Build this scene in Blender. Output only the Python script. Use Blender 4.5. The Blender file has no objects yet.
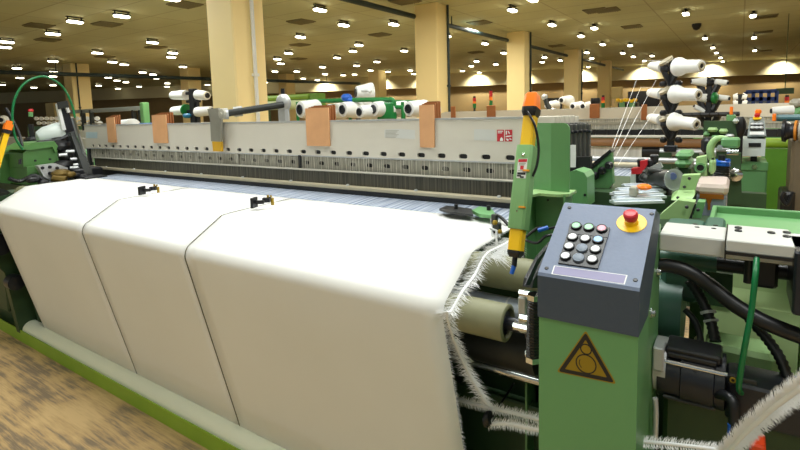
import bpy, bmesh, math, random
from mathutils import Vector as V, Matrix
random.seed(7)
SC = bpy.context.scene
COL = SC.collection
PI = math.pi
# ------------------------------------------------------------------ camera
F, PX, PY = 500.0, 400.0, 165.0
EYE = V((0, 0, 1.5))
vx = V((-340 - PX, -(133 - PY), -F)).normalized()
vy = V((740 - PX, -(103 - PY), -F)).normalized()
AX = -vx
AY = (vy - vy.dot(AX) * AX).normalized()
AZ = AX.cross(AY)
ROT = Matrix((AX, AY, AZ))
cam_d = bpy.data.cameras.new('camera')
cam = bpy.data.objects.new('camera', cam_d)
COL.objects.link(cam)
cam.matrix_world = Matrix.Translation(EYE) @ ROT.to_4x4()
cam_d.sensor_width = 36
cam_d.lens = F * 36 / 800
cam_d.shift_y = -(225 - PY) / 800
cam_d.clip_start = 0.05
cam_d.clip_end = 300
SC.camera = cam
SC.view_settings.view_transform = 'Standard'
SC.view_settings.look = 'None'
SC.view_settings.exposure = 0.0


def ray(x, y):
    return ROT @ V((x - PX, -(y - PY), -F))


def at(x, y, X=None, Y=None, Z=None):
    """the point of the place that a sight line meets on a plane of constant X, Y or Z"""
    d = ray(x, y)
    if X is not None: t = (X - EYE.x) / d.x
    elif Y is not None: t = (Y - EYE.y) / d.y
    else: t = (Z - EYE.z) / d.z
    return EYE + t * d


def on(x, y, p, n):
    d = ray(x, y)
    return EYE + d * ((V(p) - EYE).dot(n) / d.dot(n))


# ------------------------------------------------------------------ materials
def srgb(r, g, b):
    f = lambda c: (c / 255 / 12.92) if c / 255 < .04045 else ((c / 255 + .055) / 1.055) ** 2.4
    return (f(r), f(g), f(b), 1)


MATS = {}


def mat(name, rgb, rough=.5, metal=0., noise=.12, scale=18., bump=0., emit=0., alpha=1., trans=0., spec=.5, coat=0.):
    m = bpy.data.materials.new(name)
    m.use_nodes = True
    nt = m.node_tree
    b = nt.nodes['Principled BSDF']
    c = srgb(*rgb)
    b.inputs['Roughness'].default_value = rough
    b.inputs['Metallic'].default_value = metal
    b.inputs['Specular IOR Level'].default_value = spec
    b.inputs['Coat Weight'].default_value = coat
    b.inputs['Alpha'].default_value = alpha
    b.inputs['Transmission Weight'].default_value = trans
    tc = nt.nodes.new('ShaderNodeTexCoord')
    nz = nt.nodes.new('ShaderNodeTexNoise')
    nz.inputs['Scale'].default_value = scale
    nz.inputs['Detail'].default_value = 4
    nt.links.new(tc.outputs['Object'], nz.inputs['Vector'])
    mx = nt.nodes.new('ShaderNodeMix')
    mx.data_type = 'RGBA'
    mx.inputs['A'].default_value = tuple(v * (1 - noise) for v in c[:3]) + (1,)
    mx.inputs['B'].default_value = tuple(min(1, v * (1 + noise)) for v in c[:3]) + (1,)
    nt.links.new(nz.outputs['Fac'], mx.inputs['Factor'])
    nt.links.new(mx.outputs['Result'], b.inputs['Base Color'])
    if bump:
        bp = nt.nodes.new('ShaderNodeBump')
        bp.inputs['Strength'].default_value = bump
        bp.inputs['Distance'].default_value = .002
        nt.links.new(nz.outputs['Fac'], bp.inputs['Height'])
        nt.links.new(bp.outputs['Normal'], b.inputs['Normal'])
    if emit:
        b.inputs['Emission Color'].default_value = c
        b.inputs['Emission Strength'].default_value = emit
    MATS[name] = m
    return m


green = mat('loom_green_paint', (116, 164, 108), .4, noise=.1, scale=6)
greenL = mat('pale_green_paint', (160, 196, 134), .4, noise=.08, scale=6)
greenP = mat('post_green_paint', (134, 184, 122), .4, noise=.08, scale=6)
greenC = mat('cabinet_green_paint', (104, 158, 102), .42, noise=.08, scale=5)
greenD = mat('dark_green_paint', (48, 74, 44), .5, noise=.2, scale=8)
greenO = mat('olive_green_paint', (142, 178, 52), .45, noise=.12, scale=8)
greenT = mat('teal_green_paint', (60, 98, 84), .4, noise=.1)
greenV = mat('bright_green_tube', (16, 112, 62), .35, noise=.05)
cone_green = mat('rack_green', (20, 118, 52), .4)
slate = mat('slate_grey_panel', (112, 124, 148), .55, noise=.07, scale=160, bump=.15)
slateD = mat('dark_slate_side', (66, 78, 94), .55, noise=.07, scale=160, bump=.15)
stavegrey = mat('dark_grey_stave', (84, 84, 80), .5)
black = mat('black_plastic', (24, 25, 28), .4, noise=.2)
blackM = mat('black_metal', (26, 29, 37), .36, metal=0., noise=.25, scale=30)
iron = mat('cast_dark_iron', (58, 60, 58), .45, metal=.5, noise=.25, scale=30)
chrome = mat('chrome', (215, 218, 222), .16, metal=1., noise=.05)
steel = mat('brushed_steel', (190, 192, 192), .36, metal=.45, noise=.1, scale=40)
alu = mat('painted_aluminium', (214, 208, 194), .45, metal=.05, noise=.05, scale=4)
aluD = mat('dull_aluminium', (176, 173, 160), .5, metal=.1, noise=.12, scale=6)
beige = mat('beige_profile', (186, 176, 150), .45, metal=.2, noise=.1)
railm = mat('silver_rail', (206, 208, 204), .4, metal=.1, noise=.06)
wood = mat('copper_tan_board', (216, 162, 114), .55, noise=.14, scale=14)
woodD = mat('brown_board', (158, 98, 52), .6, noise=.2, scale=14)
white = mat('white_yarn', (236, 236, 232), .85, noise=.04, scale=60, bump=.3)
fibre = mat('white_fibre', (248, 250, 252), .7, noise=.08, scale=40)
paperw = mat('white_sticker', (226, 228, 226), .6, noise=.03)
palest = mat('faint_sticker', (208, 208, 202), .5, noise=.02)
red = mat('red_plastic', (200, 32, 44), .35, noise=.08)
redlogo = mat('red_print', (196, 40, 52), .5, noise=.04)
yellow = mat('yellow_paint', (250, 200, 22), .38, noise=.06)
ochre = mat('ochre_sticker', (152, 124, 12), .5, noise=.06)
orange = mat('orange_lens', (246, 124, 28), .32, noise=.06, emit=.15)
blue = mat('blue_plastic', (24, 92, 190), .35, noise=.08)
btn_green = mat('green_button', (132, 206, 150), .3, noise=.05)
btn_red = mat('red_button', (224, 128, 148), .3, noise=.05)
btn_blue = mat('blue_button', (120, 172, 226), .3, noise=.05)
btn_white = mat('white_button', (222, 224, 226), .3, noise=.04)
btn_grey = mat('blank_button', (118, 130, 146), .45, noise=.05)
mauve = mat('mauve_label', (138, 134, 168), .5, noise=.04)
clear = mat('clear_plastic', (220, 226, 226), .12, noise=.02, alpha=.35)
milky = mat('milky_plastic', (214, 196, 188), .35, noise=.06, alpha=.92)
oil = mat('brown_oil', (150, 88, 30), .2, noise=.2)
oliveroll = mat('olive_rubber_roller', (128, 128, 98), .5, noise=.1, scale=30, bump=.3)
rollblue = mat('grey_roller', (150, 158, 168), .35, metal=.4, noise=.1)
guard = mat('grey_green_guard', (236, 240, 220), .5, noise=.05, scale=3)
brownroll = mat('brown_cloth_beam', (150, 112, 78), .5, noise=.12)
lampm = mat('lamp_glow', (255, 246, 214), .5, noise=0., emit=14.)
rust = mat('rusty_red_pipe', (104, 44, 28), .6)
pipeblue = mat('blue_grey_pipe', (38, 56, 58), .5)
ventm = mat('vent_grey', (120, 112, 80), .6, noise=.15)
bluefr = mat('blue_frame_paint', (40, 64, 132), .45)
glassd = mat('dim_glass', (150, 160, 180), .1, noise=.1)
greyblue = mat('pale_grey_console', (150, 160, 160), .45)
whitem = mat('white_enamel', (206, 216, 212), .3, noise=.05)
tealbar = mat('teal_bar', (70, 112, 118), .4)

# striped / woven procedural materials ---------------------------------------


def nodes_of(m):
    nt = m.node_tree
    return nt, nt.nodes['Principled BSDF']


def cloth_mat():
    m = bpy.data.materials.new('white_woven_cloth')
    m.use_nodes = True
    nt, b = nodes_of(m)
    tc = nt.nodes.new('ShaderNodeTexCoord')
    w = nt.nodes.new('ShaderNodeTexNoise')
    w.inputs['Scale'].default_value = 240
    w.inputs['Detail'].default_value = 2
    w2 = nt.nodes.new('ShaderNodeTexNoise')
    w2.inputs['Scale'].default_value = 2.2
    nt.links.new(tc.outputs['Object'], w.inputs['Vector'])
    nt.links.new(tc.outputs['Object'], w2.inputs['Vector'])
    mx = nt.nodes.new('ShaderNodeMix'); mx.data_type = 'RGBA'
    mx.inputs['A'].default_value = srgb(232, 232, 228)
    mx.inputs['B'].default_value = srgb(243, 243, 241)
    nt.links.new(w2.outputs['Fac'], mx.inputs['Factor'])
    nt.links.new(mx.outputs['Result'], b.inputs['Base Color'])
    b.inputs['Roughness'].default_value = .7
    b.inputs['Sheen Weight'].default_value = .15
    bp = nt.nodes.new('ShaderNodeBump'); bp.inputs['Strength'].default_value = .12; bp.inputs['Distance'].default_value = .001
    nt.links.new(w.outputs['Fac'], bp.inputs['Height'])
    nt.links.new(bp.outputs['Normal'], b.inputs['Normal'])
    return m


def stripe_mat(name, c1, c2, sx, sy=1.5, sz=1.5, lo=.42, hi=.58, rough=.6, detail=3., metal=0.):
    """noise stretched so that it runs as fine lines across X"""
    m = bpy.data.materials.new(name)
    m.use_nodes = True
    nt, b = nodes_of(m)
    tc = nt.nodes.new('ShaderNodeTexCoord')
    mp = nt.nodes.new('ShaderNodeMapping')
    mp.inputs['Scale'].default_value = (sx, sy, sz)
    nz = nt.nodes.new('ShaderNodeTexNoise')
    nz.inputs['Scale'].default_value = 1.
    nz.inputs['Detail'].default_value = detail
    cr = nt.nodes.new('ShaderNodeValToRGB')
    cr.color_ramp.elements[0].position = lo; cr.color_ramp.elements[0].color = srgb(*c1)
    cr.color_ramp.elements[1].position = hi; cr.color_ramp.elements[1].color = srgb(*c2)
    nt.links.new(tc.outputs['Object'], mp.inputs['Vector'])
    nt.links.new(mp.outputs['Vector'], nz.inputs['Vector'])
    nt.links.new(nz.outputs['Fac'], cr.inputs['Fac'])
    nt.links.new(cr.outputs['Color'], b.inputs['Base Color'])
    b.inputs['Roughness'].default_value = rough
    b.inputs['Metallic'].default_value = metal
    return m


cloth = cloth_mat()
warp = stripe_mat('warp_sheet', (98, 114, 144), (200, 208, 220), 70, 1.2, 1, .36, .66)
warpfar = stripe_mat('far_warp_sheet', (186, 188, 186), (226, 228, 226), 16, .5, .5, .36, .66)
reedm = stripe_mat('reed_dents', (40, 38, 30), (92, 88, 72), 130, 1, 1.2, .4, .66, .5)
heddle = stripe_mat('heddle_steel', (196, 193, 180), (244, 240, 228), 60, 1, 3, .4, .6, .4, metal=.4)


def floor_mat():
    m = bpy.data.materials.new('worn_painted_floor')
    m.use_nodes = True
    nt, b = nodes_of(m)
    tc = nt.nodes.new('ShaderNodeTexCoord')

    def noise(scale, sx, sy, det, rz=0.):
        mp = nt.nodes.new('ShaderNodeMapping')
        mp.inputs['Scale'].default_value = (sx, sy, 1)
        mp.inputs['Rotation'].default_value = (0, 0, rz)
        n = nt.nodes.new('ShaderNodeTexNoise')
        n.inputs['Scale'].default_value = scale
        n.inputs['Detail'].default_value = det
        n.inputs['Roughness'].default_value = .65
        nt.links.new(tc.outputs['Object'], mp.inputs['Vector'])
        nt.links.new(mp.outputs['Vector'], n.inputs['Vector'])
        return n
    big = noise(1.5, 1, 1.4, 3)
    strk = noise(5., .55, 7., 9, .12)
    fine = noise(26., .3, 4, 7, .12)

    def math_(op, a, bb):
        n = nt.nodes.new('ShaderNodeMath'); n.operation = op
        for i, v in enumerate((a, bb)):
            if isinstance(v, (int, float)): n.inputs[i].default_value = v
            else: nt.links.new(v, n.inputs[i])
        return n.outputs[0]
    s = math_('ADD', math_('MULTIPLY', big.outputs['Fac'], .62), math_('ADD', math_('MULTIPLY', strk.outputs['Fac'], .46), math_('MULTIPLY', fine.outputs['Fac'], .28)))
    cr = nt.nodes.new('ShaderNodeValToRGB')
    e = cr.color_ramp.elements
    e[0].position = .615; e[0].color = srgb(146, 126, 98)
    e[1].position = .665; e[1].color = srgb(184, 154, 108)
    k = e.new(.76); k.color = srgb(204, 174, 124)
    k = e.new(.58); k.color = srgb(128, 112, 90)
    nt.links.new(s, cr.inputs['Fac'])
    nt.links.new(cr.outputs['Color'], b.inputs['Base Color'])
    b.inputs['Roughness'].default_value = .62
    bp = nt.nodes.new('ShaderNodeBump'); bp.inputs['Strength'].default_value = .25; bp.inputs['Distance'].default_value = .002
    nt.links.new(s, bp.inputs['Height'])
    nt.links.new(bp.outputs['Normal'], b.inputs['Normal'])
    return m


def ceiling_mat():
    m = bpy.data.materials.new('ceiling_panels')
    m.use_nodes = True
    nt, b = nodes_of(m)
    tc = nt.nodes.new('ShaderNodeTexCoord')
    br = nt.nodes.new('ShaderNodeTexBrick')
    br.inputs['Scale'].default_value = 1.
    br.inputs['Brick Width'].default_value = 2.4
    br.inputs['Row Height'].default_value = 1.2
    br.inputs['Mortar Size'].default_value = .022
    br.offset = 0
    br.inputs['Color1'].default_value = srgb(206, 206, 164)
    br.inputs['Color2'].default_value = srgb(199, 199, 157)
    br.inputs['Mortar'].default_value = srgb(176, 171, 132)
    nt.links.new(tc.outputs['Object'], br.inputs['Vector'])
    nz = nt.nodes.new('ShaderNodeTexNoise'); nz.inputs['Scale'].default_value = .35
    nt.links.new(tc.outputs['Object'], nz.inputs['Vector'])
    mx = nt.nodes.new('ShaderNodeMix'); mx.data_type = 'RGBA'; mx.blend_type = 'MULTIPLY'
    mx.inputs['Factor'].default_value = .14
    nt.links.new(br.outputs['Color'], mx.inputs['A'])
    nt.links.new(nz.outputs['Fac'], mx.inputs['B'])
    nt.links.new(mx.outputs['Result'], b.inputs['Base Color'])
    b.inputs['Roughness'].default_value = .8
    return m


colm = mat('cream_column_paint', (248, 226, 166), .7, noise=.04, scale=1.5)
wallU = mat('pale_wall_plaster', (206, 196, 160), .8, noise=.04, scale=.5)
wallL = mat('brown_wall_panel', (150, 128, 88), .7, noise=.15, scale=.8)


# ------------------------------------------------------------------ mesh helper
def frame_of(d):
    d = V(d).normalized()
    u = d.orthogonal().normalized() if abs(d.z) > .9 else V((0, 0, 1)).cross(d).normalized()
    return d, u, d.cross(u)


class MB:
    def __init__(self): self.bm = bmesh.new(); self.mi = 0

    def face(self, pts):
        vs = [self.bm.verts.new(p) for p in pts]
        try:
            f = self.bm.faces.new(vs); f.material_index = self.mi; return f
        except ValueError: return None

    def loft(self, rings, cap=True, closed=True):
        R = [[self.bm.verts.new(p) for p in r] for r in rings]
        n = len(R[0])
        for a, b in zip(R, R[1:]):
            for i in range(n if closed else n - 1):
                j = (i + 1) % n
                f = self.bm.faces.new((a[i], a[j], b[j], b[i])); f.material_index = self.mi
        if cap and closed:
            f = self.bm.faces.new(list(reversed(R[0]))); f.material_index = self.mi
            f = self.bm.faces.new(R[-1]); f.material_index = self.mi
        return self

    def box(self, x0, x1, y0, y1, z0, z1, bev=0.):
        if bev <= 0:
            b = [V((x0, y0, 0)), V((x1, y0, 0)), V((x1, y1, 0)), V((x0, y1, 0))]
            return self.loft([[p + V((0, 0, z0)) for p in b], [p + V((0, 0, z1)) for p in b]])
        c = min(bev, (x1 - x0) * .45, (y1 - y0) * .45, (z1 - z0) * .45)

        def ring(i, z):
            X0, X1, Y0, Y1 = x0 + i, x1 - i, y0 + i, y1 - i
            return [V((X0 + c, Y0, z)), V((X1 - c, Y0, z)), V((X1, Y0 + c, z)), V((X1, Y1 - c, z)), V((X1 - c, Y1, z)), V((X0 + c, Y1, z)), V((X0, Y1 - c, z)), V((X0, Y0 + c, z))]
        return self.loft([ring(c * .6, z0), ring(0, z0 + c), ring(0, z1 - c), ring(c * .6, z1)])

    def obox(self, c, u, v, w):
        """box from a centre and three half-axis vectors"""
        c, u, v, w = V(c), V(u), V(v), V(w)
        q = [-u - v, u - v, u + v, -u + v]
        return self.loft([[c + p - w for p in q], [c + p + w for p in q]])

    def cyl(self, p0, p1, r0, r1=None, n=20, cap=True):
        p0, p1 = V(p0), V(p1)
        r1 = r0 if r1 is None else r1
        d, u, w = frame_of(p1 - p0)
        cs = [(math.cos(2 * PI * i / n), math.sin(2 * PI * i / n)) for i in range(n)]
        return self.loft([[p0 + r0 * (u * c + w * s) for c, s in cs], [p1 + r1 * (u * c + w * s) for c, s in cs]], cap)

    def lathe(self, p0, d, prof, n=24, cap=True):
        d, u, w = frame_of(d)
        p0 = V(p0)
        cs = [(math.cos(2 * PI * i / n), math.sin(2 * PI * i / n)) for i in range(n)]
        return self.loft([[p0 + d * t + max(r, 1e-4) * (u * c + w * s) for c, s in cs] for t, r in prof], cap)

    def tube(self, pts, r, n=10, cap=True, smooth=0):
        pts = [V(p) for p in pts]
        if smooth: pts = spline(pts, smooth)
        rings = []
        d0 = (pts[1] - pts[0]).normalized()
        _, u, w = frame_of(d0)
        for i, p in enumerate(pts):
            d = (pts[min(i + 1, len(pts) - 1)] - pts[max(i - 1, 0)]).normalized()
            u = (u - d * u.dot(d)).normalized()
            w = d.cross(u)
            if isinstance(r, (list, tuple)):
                k = i / (len(pts) - 1) * (len(r) - 1); j = min(int(k), len(r) - 2); rr = r[j] + (r[j + 1] - r[j]) * (k - j)
            else: rr = r
            rings.append([p + rr * (u * math.cos(2 * PI * k / n) + w * math.sin(2 * PI * k / n)) for k in range(n)])
        return self.loft(rings, cap)

    def prism(self, poly, off):
        off = V(off)
        return self.loft([[V(p) for p in poly], [V(p) + off for p in poly]])

    def ball(self, c, r, n=14, sq=(1, 1, 1)):
        c = V(c)
        rings = []
        m = n // 2
        for j in range(1, m):
            a = PI * j / m
            rings.append([c + V((r * sq[0] * math.sin(a) * math.cos(2 * PI * i / n), r * sq[1] * math.sin(a) * math.sin(2 * PI * i / n), -r * sq[2] * math.cos(a))) for i in range(n)])
        return self.loft(rings)

    def strand(self, p, q, w=.0007, sag=0.):
        p, q = V(p), V(q)
        d = q - p
        s = d.cross(p - EYE)
        if s.length < 1e-9: s = V((0, 0, 1))
        s = s.normalized() * w
        m = (p + q) / 2 + V((0, 0, -sag))
        a = [self.bm.verts.new(x) for x in (p - s, p + s, m + s * .8, m - s * .8, q)]
        f = self.bm.faces.new((a[0], a[1], a[2], a[3])); f.material_index = self.mi
        f = self.bm.faces.new((a[3], a[2], a[4])); f.material_index = self.mi

    def build(self, name, m, parent=None, smooth=None, label=None, kind=None):
        ms = m if isinstance(m, (list, tuple)) else [m]
        bmesh.ops.recalc_face_normals(self.bm, faces=self.bm.faces[:])
        me = bpy.data.meshes.new(name)
        self.bm.to_mesh(me)
        self.bm.free()
        for x in ms: me.materials.append(x)
        if smooth is None: smooth = 28
        if smooth:
            me.shade_smooth()
            me.set_sharp_from_angle(angle=math.radians(smooth))
        o = bpy.data.objects.new(name, me)
        COL.objects.link(o)
        if parent: o.parent = parent
        if label: o['label'] = label
        if kind: o['kind'] = kind
        return o


def spline(p, k):
    out = []
    n = len(p)
    for i in range(n - 1):
        a, b, c, d = p[max(i - 1, 0)], p[i], p[i + 1], p[min(i + 2, n - 1)]
        for j in range(k):
            t = j / k
            out.append(.5 * ((2 * b) + (c - a) * t + (2 * a - 5 * b + 4 * c - d) * t * t + (3 * b - a - 3 * c + d) * t ** 3))
    out.append(p[-1])
    return out


def thing(name, label, cat, group=None):
    o = bpy.data.objects.new(name, None)
    COL.objects.link(o)
    o.empty_display_size = .05
    o['label'] = label; o['category'] = cat
    if group: o['group'] = group
    return o


def tag(o, label, cat, group=None, kind=None):
    o['label'] = label; o['category'] = cat
    if group: o['group'] = group
    if kind: o['kind'] = kind
    return o


def struct(name, mb, m, smooth=None, parent=None):
    o = mb.build(name, m, parent, smooth)
    o['kind'] = 'structure'
    return o


def kids(o): return [c for c in COL.objects if c.parent == o]


def copy_tree(o, move=(0, 0, 0), label=None, group=None):
    r = o.copy(); COL.objects.link(r)
    r.location = V(o.location) + V(move)
    if label: r['label'] = label
    if group: r['group'] = group
    for ch in kids(o):
        c = ch.copy(); COL.objects.link(c); c.parent = r
        for g in kids(ch):
            d = g.copy(); COL.objects.link(d); d.parent = c
    return r


def rrect(w, h, r, n=4):
    pts = []
    for cx, cy, a in ((w - r, h - r, 0), (r - w, h - r, 90), (r - w, r - h, 180), (w - r, r - h, 270)):
        for i in range(n + 1):
            t = math.radians(a + 90 * i / n)
            pts.append((cx + r * math.cos(t), cy + r * math.sin(t)))
    return pts


exec_parts = []
# ================================================================== THE HALL
FWD = V((-.5595, .8222, 0)); RGT = V((.828, .56, 0))
CEIL = 4.5
wn = (FWD * .0242 + RGT * .0052); wd = 1 / wn.length; wn = wn.normalized()   # back wall: wn . p = wd
wt = V((wn.y, -wn.x, 0))


def wallpt(s, z, off=0.): return wn * (wd - off) + wt * s + V((0, 0, z))


m = MB(); m.face([V((-75, -12, 0)), V((45, -12, 0)), V((45, 75, 0)), V((-75, 75, 0))]); struct('floor', m, floor_mat(), 0)
m = MB(); m.face([V((-75, -12, CEIL)), V((-75, 75, CEIL)), V((45, 75, CEIL)), V((45, -12, CEIL))]); struct('ceiling', m, ceiling_mat(), 0)
m = MB()
m.mi = 0
m.loft([[wallpt(s, 3.45), wallpt(s, CEIL), wallpt(s, CEIL, -.3), wallpt(s, 3.45, -.3)] for s in (-60, 60)])
m.mi = 1
m.loft([[wallpt(s, 0, -.5), wallpt(s, 3.6, -.5), wallpt(s, 3.6, -.8), wallpt(s, 0, -.8)] for s in (-60, 60)])
struct('wall_back', m, [wallU, wallL], 0)
# dark door and recess shapes on the lower wall
for i, (s, w, h) in enumerate(((-9, 1.6, 2.4), (3, 1.2, 2.3), (9, 2.2, 2.6))):
    m = MB()
    m.loft([[wallpt(s + k * w, 0, -.45), wallpt(s + k * w, h, -.45), wallpt(s + k * w, h, -.5), wallpt(s + k * w, 0, -.5)] for k in (0, 1)])
    struct('door_%d' % (i + 1), m, black, 0)


def depth_ok(p): return wn.dot(V((p.x, p.y, 0))) < wd - .6


def ceil_at(x, y, z):
    p = at(x, y, Z=z)
    d = wn.dot(V((p.x, p.y, 0)))
    if d > wd - .8:
        q = V((p.x, p.y, 0)) * ((wd - .8) / d)
        p = V((q.x, q.y, z))
    return p


# columns -----------------------------------------------------------------
def column(cx, cy, s, label, pipe=None):
    t = thing('column', label, 'column', 'square cream columns of the hall')
    h = s / 2
    m = MB(); m.box(cx - h, cx + h, cy - h, cy + h, 0, CEIL, .025); m.build('shaft', colm, t, 0)
    m = MB(); m.box(cx - h - .015, cx + h + .015, cy - h - .015, cy + h + .015, 0, 1.05, .02); m.build('base_cladding', colm, t, 0)
    if pipe:
        m = MB(); m.cyl((cx + h + .04, cy + pipe[0], .3), (cx + h + .04, cy + pipe[0], CEIL), .035, n=10)
        m.box(cx + h, cx + h + .08, cy + pipe[0] - .05, cy + pipe[0] + .05, 2.2, 2.25)
        m.build('conduit', pipe[1], t)
    return t


column(-7.44, 5.90, .69, 'cream square column, widest and nearest, white conduit on its face', (.05, paperw))
column(-7.4, 12.7, .74, 'cream square column with grey pipe, second nearest in its row', (.2, pipeblue))
column(-7.35, 19.4, .74, 'cream square column, third in the row behind the orange-capped post', (.2, pipeblue))
column(-7.35, 27.2, .74, 'cream square column, fourth in the row, right of the orange cap', (.2, pipeblue))
column(-7.5, 35.4, .74, 'cream square column, last and farthest of its row', None)
column(-29.0, 12.6, .9, 'cream square column beside the dark red pipe', (-.2, pipeblue))
column(-27.6, 18.3, .85, 'cream square column half hidden behind a white cone creel', None)
column(-27.5, 26.0, .85, 'cream square column far back above the olive beam', None)
column(-21.5, 29.0, .95, 'cream square column far back above the white cone rack', None)
p = at(66, 66, Z=CEIL); m = MB(); m.cyl((p.x, p.y, 0), (p.x, p.y, CEIL), .075, n=12)
tag(m.build('drain_pipe', rust), 'dark red vertical pipe next to a cream column', 'pipe')

# overhead pipes ------------------------------------------------------------
m = MB(); m.tube([(-7.85, 5.5, 4.2), (-7.75, 14, 4.2), (-7.6, 25, 4.2), (-7.35, 42, 4.2)], .07, 10)
for y in (9, 14.5, 21, 28, 35): m.cyl((-7.72, y, 4.2), (-7.72, y, CEIL), .02, n=6)
tag(m.build('overhead_duct', pipeblue), 'dark overhead pipe running along the row of nearest columns', 'pipe')
m = MB(); m.tube([(-28.2, 9, 3.85), (-27., 17.4, 3.85), (-24.9, 31.3, 3.85)], .10, 10)
for x, y in ((-27.9, 11.2), (-26.6, 19.5), (-25.4, 28)): m.cyl((x, y, 3.85), (x, y, CEIL), .02, n=6)
tag(m.build('overhead_duct', pipeblue), 'dark overhead pipe crossing far behind the left columns', 'pipe')

# lamps -----------------------------------------------------------------------
L0 = [(300, 92), (487, 70), (212, 140), (28, 172), (20, 193), (610, 174), (390, 215), (692, 215), (685, 232), (212, 248), (450, 251), (497, 261), (68, 276), (732, 270), (214, 290), (571, 292), (612, 300), (80, 314), (212, 308), (433, 312), (468, 324), (626, 316), (504, 331), (8, 341), (395, 344), (212, 343), (136, 352), (557, 348), (472, 356), (669, 335), (669, 356), (685, 1)]
L1 = [(480, 45), (575, 105), (775, 102), (402, 152), (636, 184), (612, 208), (354, 216), (548, 234), (309, 239), (323, 257), (490, 271), (708, 250), (626, 265), (300, 288), (387, 288), (500, 299), (752, 289), (683, 310), (618, 300), (573, 303), (413, 316), (386, 332), (272, 328), (262, 344), (31, 351), (682, 284), (470, 334)]
L2 = [(530, 5), (450, 46), (608, 104), (777, 117), (724, 148), (340, 178), (17, 207), (415, 215), (306, 248), (285, 267), (383, 260), (250, 286), (41, 284), (56, 298), (188, 148), (317, 292), (578, 232), (569, 251), (641, 244), (753, 270), (747, 213), (767, 236)]
L3 = [(343, 60), (612, 68), (420, 157), (616, 154), (451, 194), (465, 214), (619, 205), (482, 233), (491, 248), (11, 181), (120, 185), (91, 215), (133, 229), (208, 226), (177, 246)]
LP = [(x / 4 + o, y / 4) for o, L in ((0, L0), (200, L1), (400, L2), (600, L3)) for x, y in L]
LZ = 4.33
lamp0 = thing('ceiling_lamp', 'small rectangular glowing lamp hanging from the dim hall ceiling', 'lamp', 'lamps on the hall ceiling')
m = MB(); m.box(-.10, .10, -.22, .22, .05, .10, .02); m.build('housing', black, lamp0)
m = MB(); m.box(-.09, .09, -.2, .2, 0, .055, .025); m.build('diffuser', lampm, lamp0)
m = MB()
for y in (-.18, .18): m.box(-.015, .015, y - .015, y + .015, .10, CEIL - LZ)
m.box(-.04, .04, -.22, .22, CEIL - LZ - .02, CEIL - LZ)
m.build('hanger', black, lamp0)
for i, (x, y) in enumerate(LP):
    p = ceil_at(x, y, LZ)
    o = lamp0 if i == 0 else copy_tree(lamp0)
    o.location = p
# vents
VP = [(107, 24.5), (39, 26), (48, 40), (185, 5), (156, 47.5), (105, 57), (301, 22), (300, 45), (380, 35), (298.5, 59), (479.5, 23), (476, 52.5), (557, 46), (596, 11), (405, 1.5), (632, 27), (607, 10.5), (766, 17), (763, 32.5), (765, 51)]
v0 = thing('ceiling_vent', 'square grey air diffuser set in the hall ceiling', 'vent', 'air diffusers in the ceiling')
m = MB(); m.box(-.34, .34, -.34, .34, 0, .03, .01); m.build('frame', ventm, v0)
m = MB()
for k in range(-4, 5): m.obox((k * .068, 0, -.01), (.025, 0, .012), (0, .30, 0), (0, 0, .004))
m.build('louvre', ventm, v0)
for i, (x, y) in enumerate(VP):
    p = ceil_at(x, y, CEIL - .03)
    o = v0 if i == 0 else copy_tree(v0)
    o.location = p
m = MB(); p = at(696.5, 26.5, Z=CEIL - .1); m.lathe(p + V((0, 0, .1)), (0, 0, -1), [(0, .16), (.08, .16), (.2, .1), (.24, .02)], 16)
tag(m.build('smoke_detector', black), 'small dark round detector alone on the ceiling', 'detector')

# lighting --------------------------------------------------------------------
W = bpy.data.worlds.new('hall_air'); SC.world = W; W.use_nodes = True
W.node_tree.nodes['Background'].inputs['Color'].default_value = (.87, .97, .93, 1)
W.node_tree.nodes['Background'].inputs['Strength'].default_value = AMB = .34


def area(loc, sx, sy, e, col=(.955, .99, .97), rot=(0, 0, 0)):
    d = bpy.data.lights.new('hall_light', 'AREA'); d.shape = 'RECTANGLE'; d.size = sx; d.size_y = sy; d.energy = e; d.color = col
    o = bpy.data.objects.new('hall_light', d); COL.objects.link(o); o.location = loc; o.rotation_euler = rot


area((-.6, 1.6, 4.3), 1.4, .6, 72)
area((-3.2, .9, 4.3), 1.4, .6, 72)
area((-2.2, 3.8, 4.3), 1.4, .6, 72)
area((.9, 3.4, 4.3), 1.4, .6, 70)
area((-5.5, 3., 4.3), 1.4, .6, 64)
area((1.2, -.2, 4.3), 1.2, .6, 60)
area((-2.2, -3.2, 4.3), 1.6, .7, 30, (.90, 1, .90))  # unseen fill lights start here, added to brighten the cloth front
area((-5.2, -2.8, 4.3), 1.6, .7, 30, (.93, 1, .95))
area((.6, -3.6, 4.3), 1.6, .7, 30, (.93, 1, .95))
area((-10, 5, 4.3), 1.6, .7, 160)  # extra light added to lift the dark far left
for x, y in ((-8, 16), (-4, 10), (2, 9), (-14, 8), (-16, 18), (-3, 22), (-22, 13), (5, 16)):
    area((x, y, 4.3), 1.6, .8, 230, (1, .97, .84))
for s in (-15, -10.2, -6.5, -2.2, 1.2, 5.5, 10, 14.5, 19):
    d = bpy.data.lights.new('wall_wash', 'SPOT'); d.energy = 700; d.spot_size = 2.2; d.spot_blend = .9; d.color = (1, .94, .74); d.shadow_soft_size = .1
    o = bpy.data.objects.new('wall_wash', d); COL.objects.link(o); o.location = wallpt(s, 4.3, .7)
    tgt = wallpt(s, 3.2, 0) - o.location
    o.rotation_euler = tgt.to_track_quat('-Z', 'Y').to_euler()
# ================================================================== THE NEAR LOOM: CLOTH AND FRONT
CXL, S1, S2, CXR = -3.84, -2.66, -1.80, -.635
UY, UZ, UR = 1.312, 1.037, .05      # upper roller
LY, LZ_, LR = 1.168, .955, .05      # lower roller
FELL = 1.70


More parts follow.
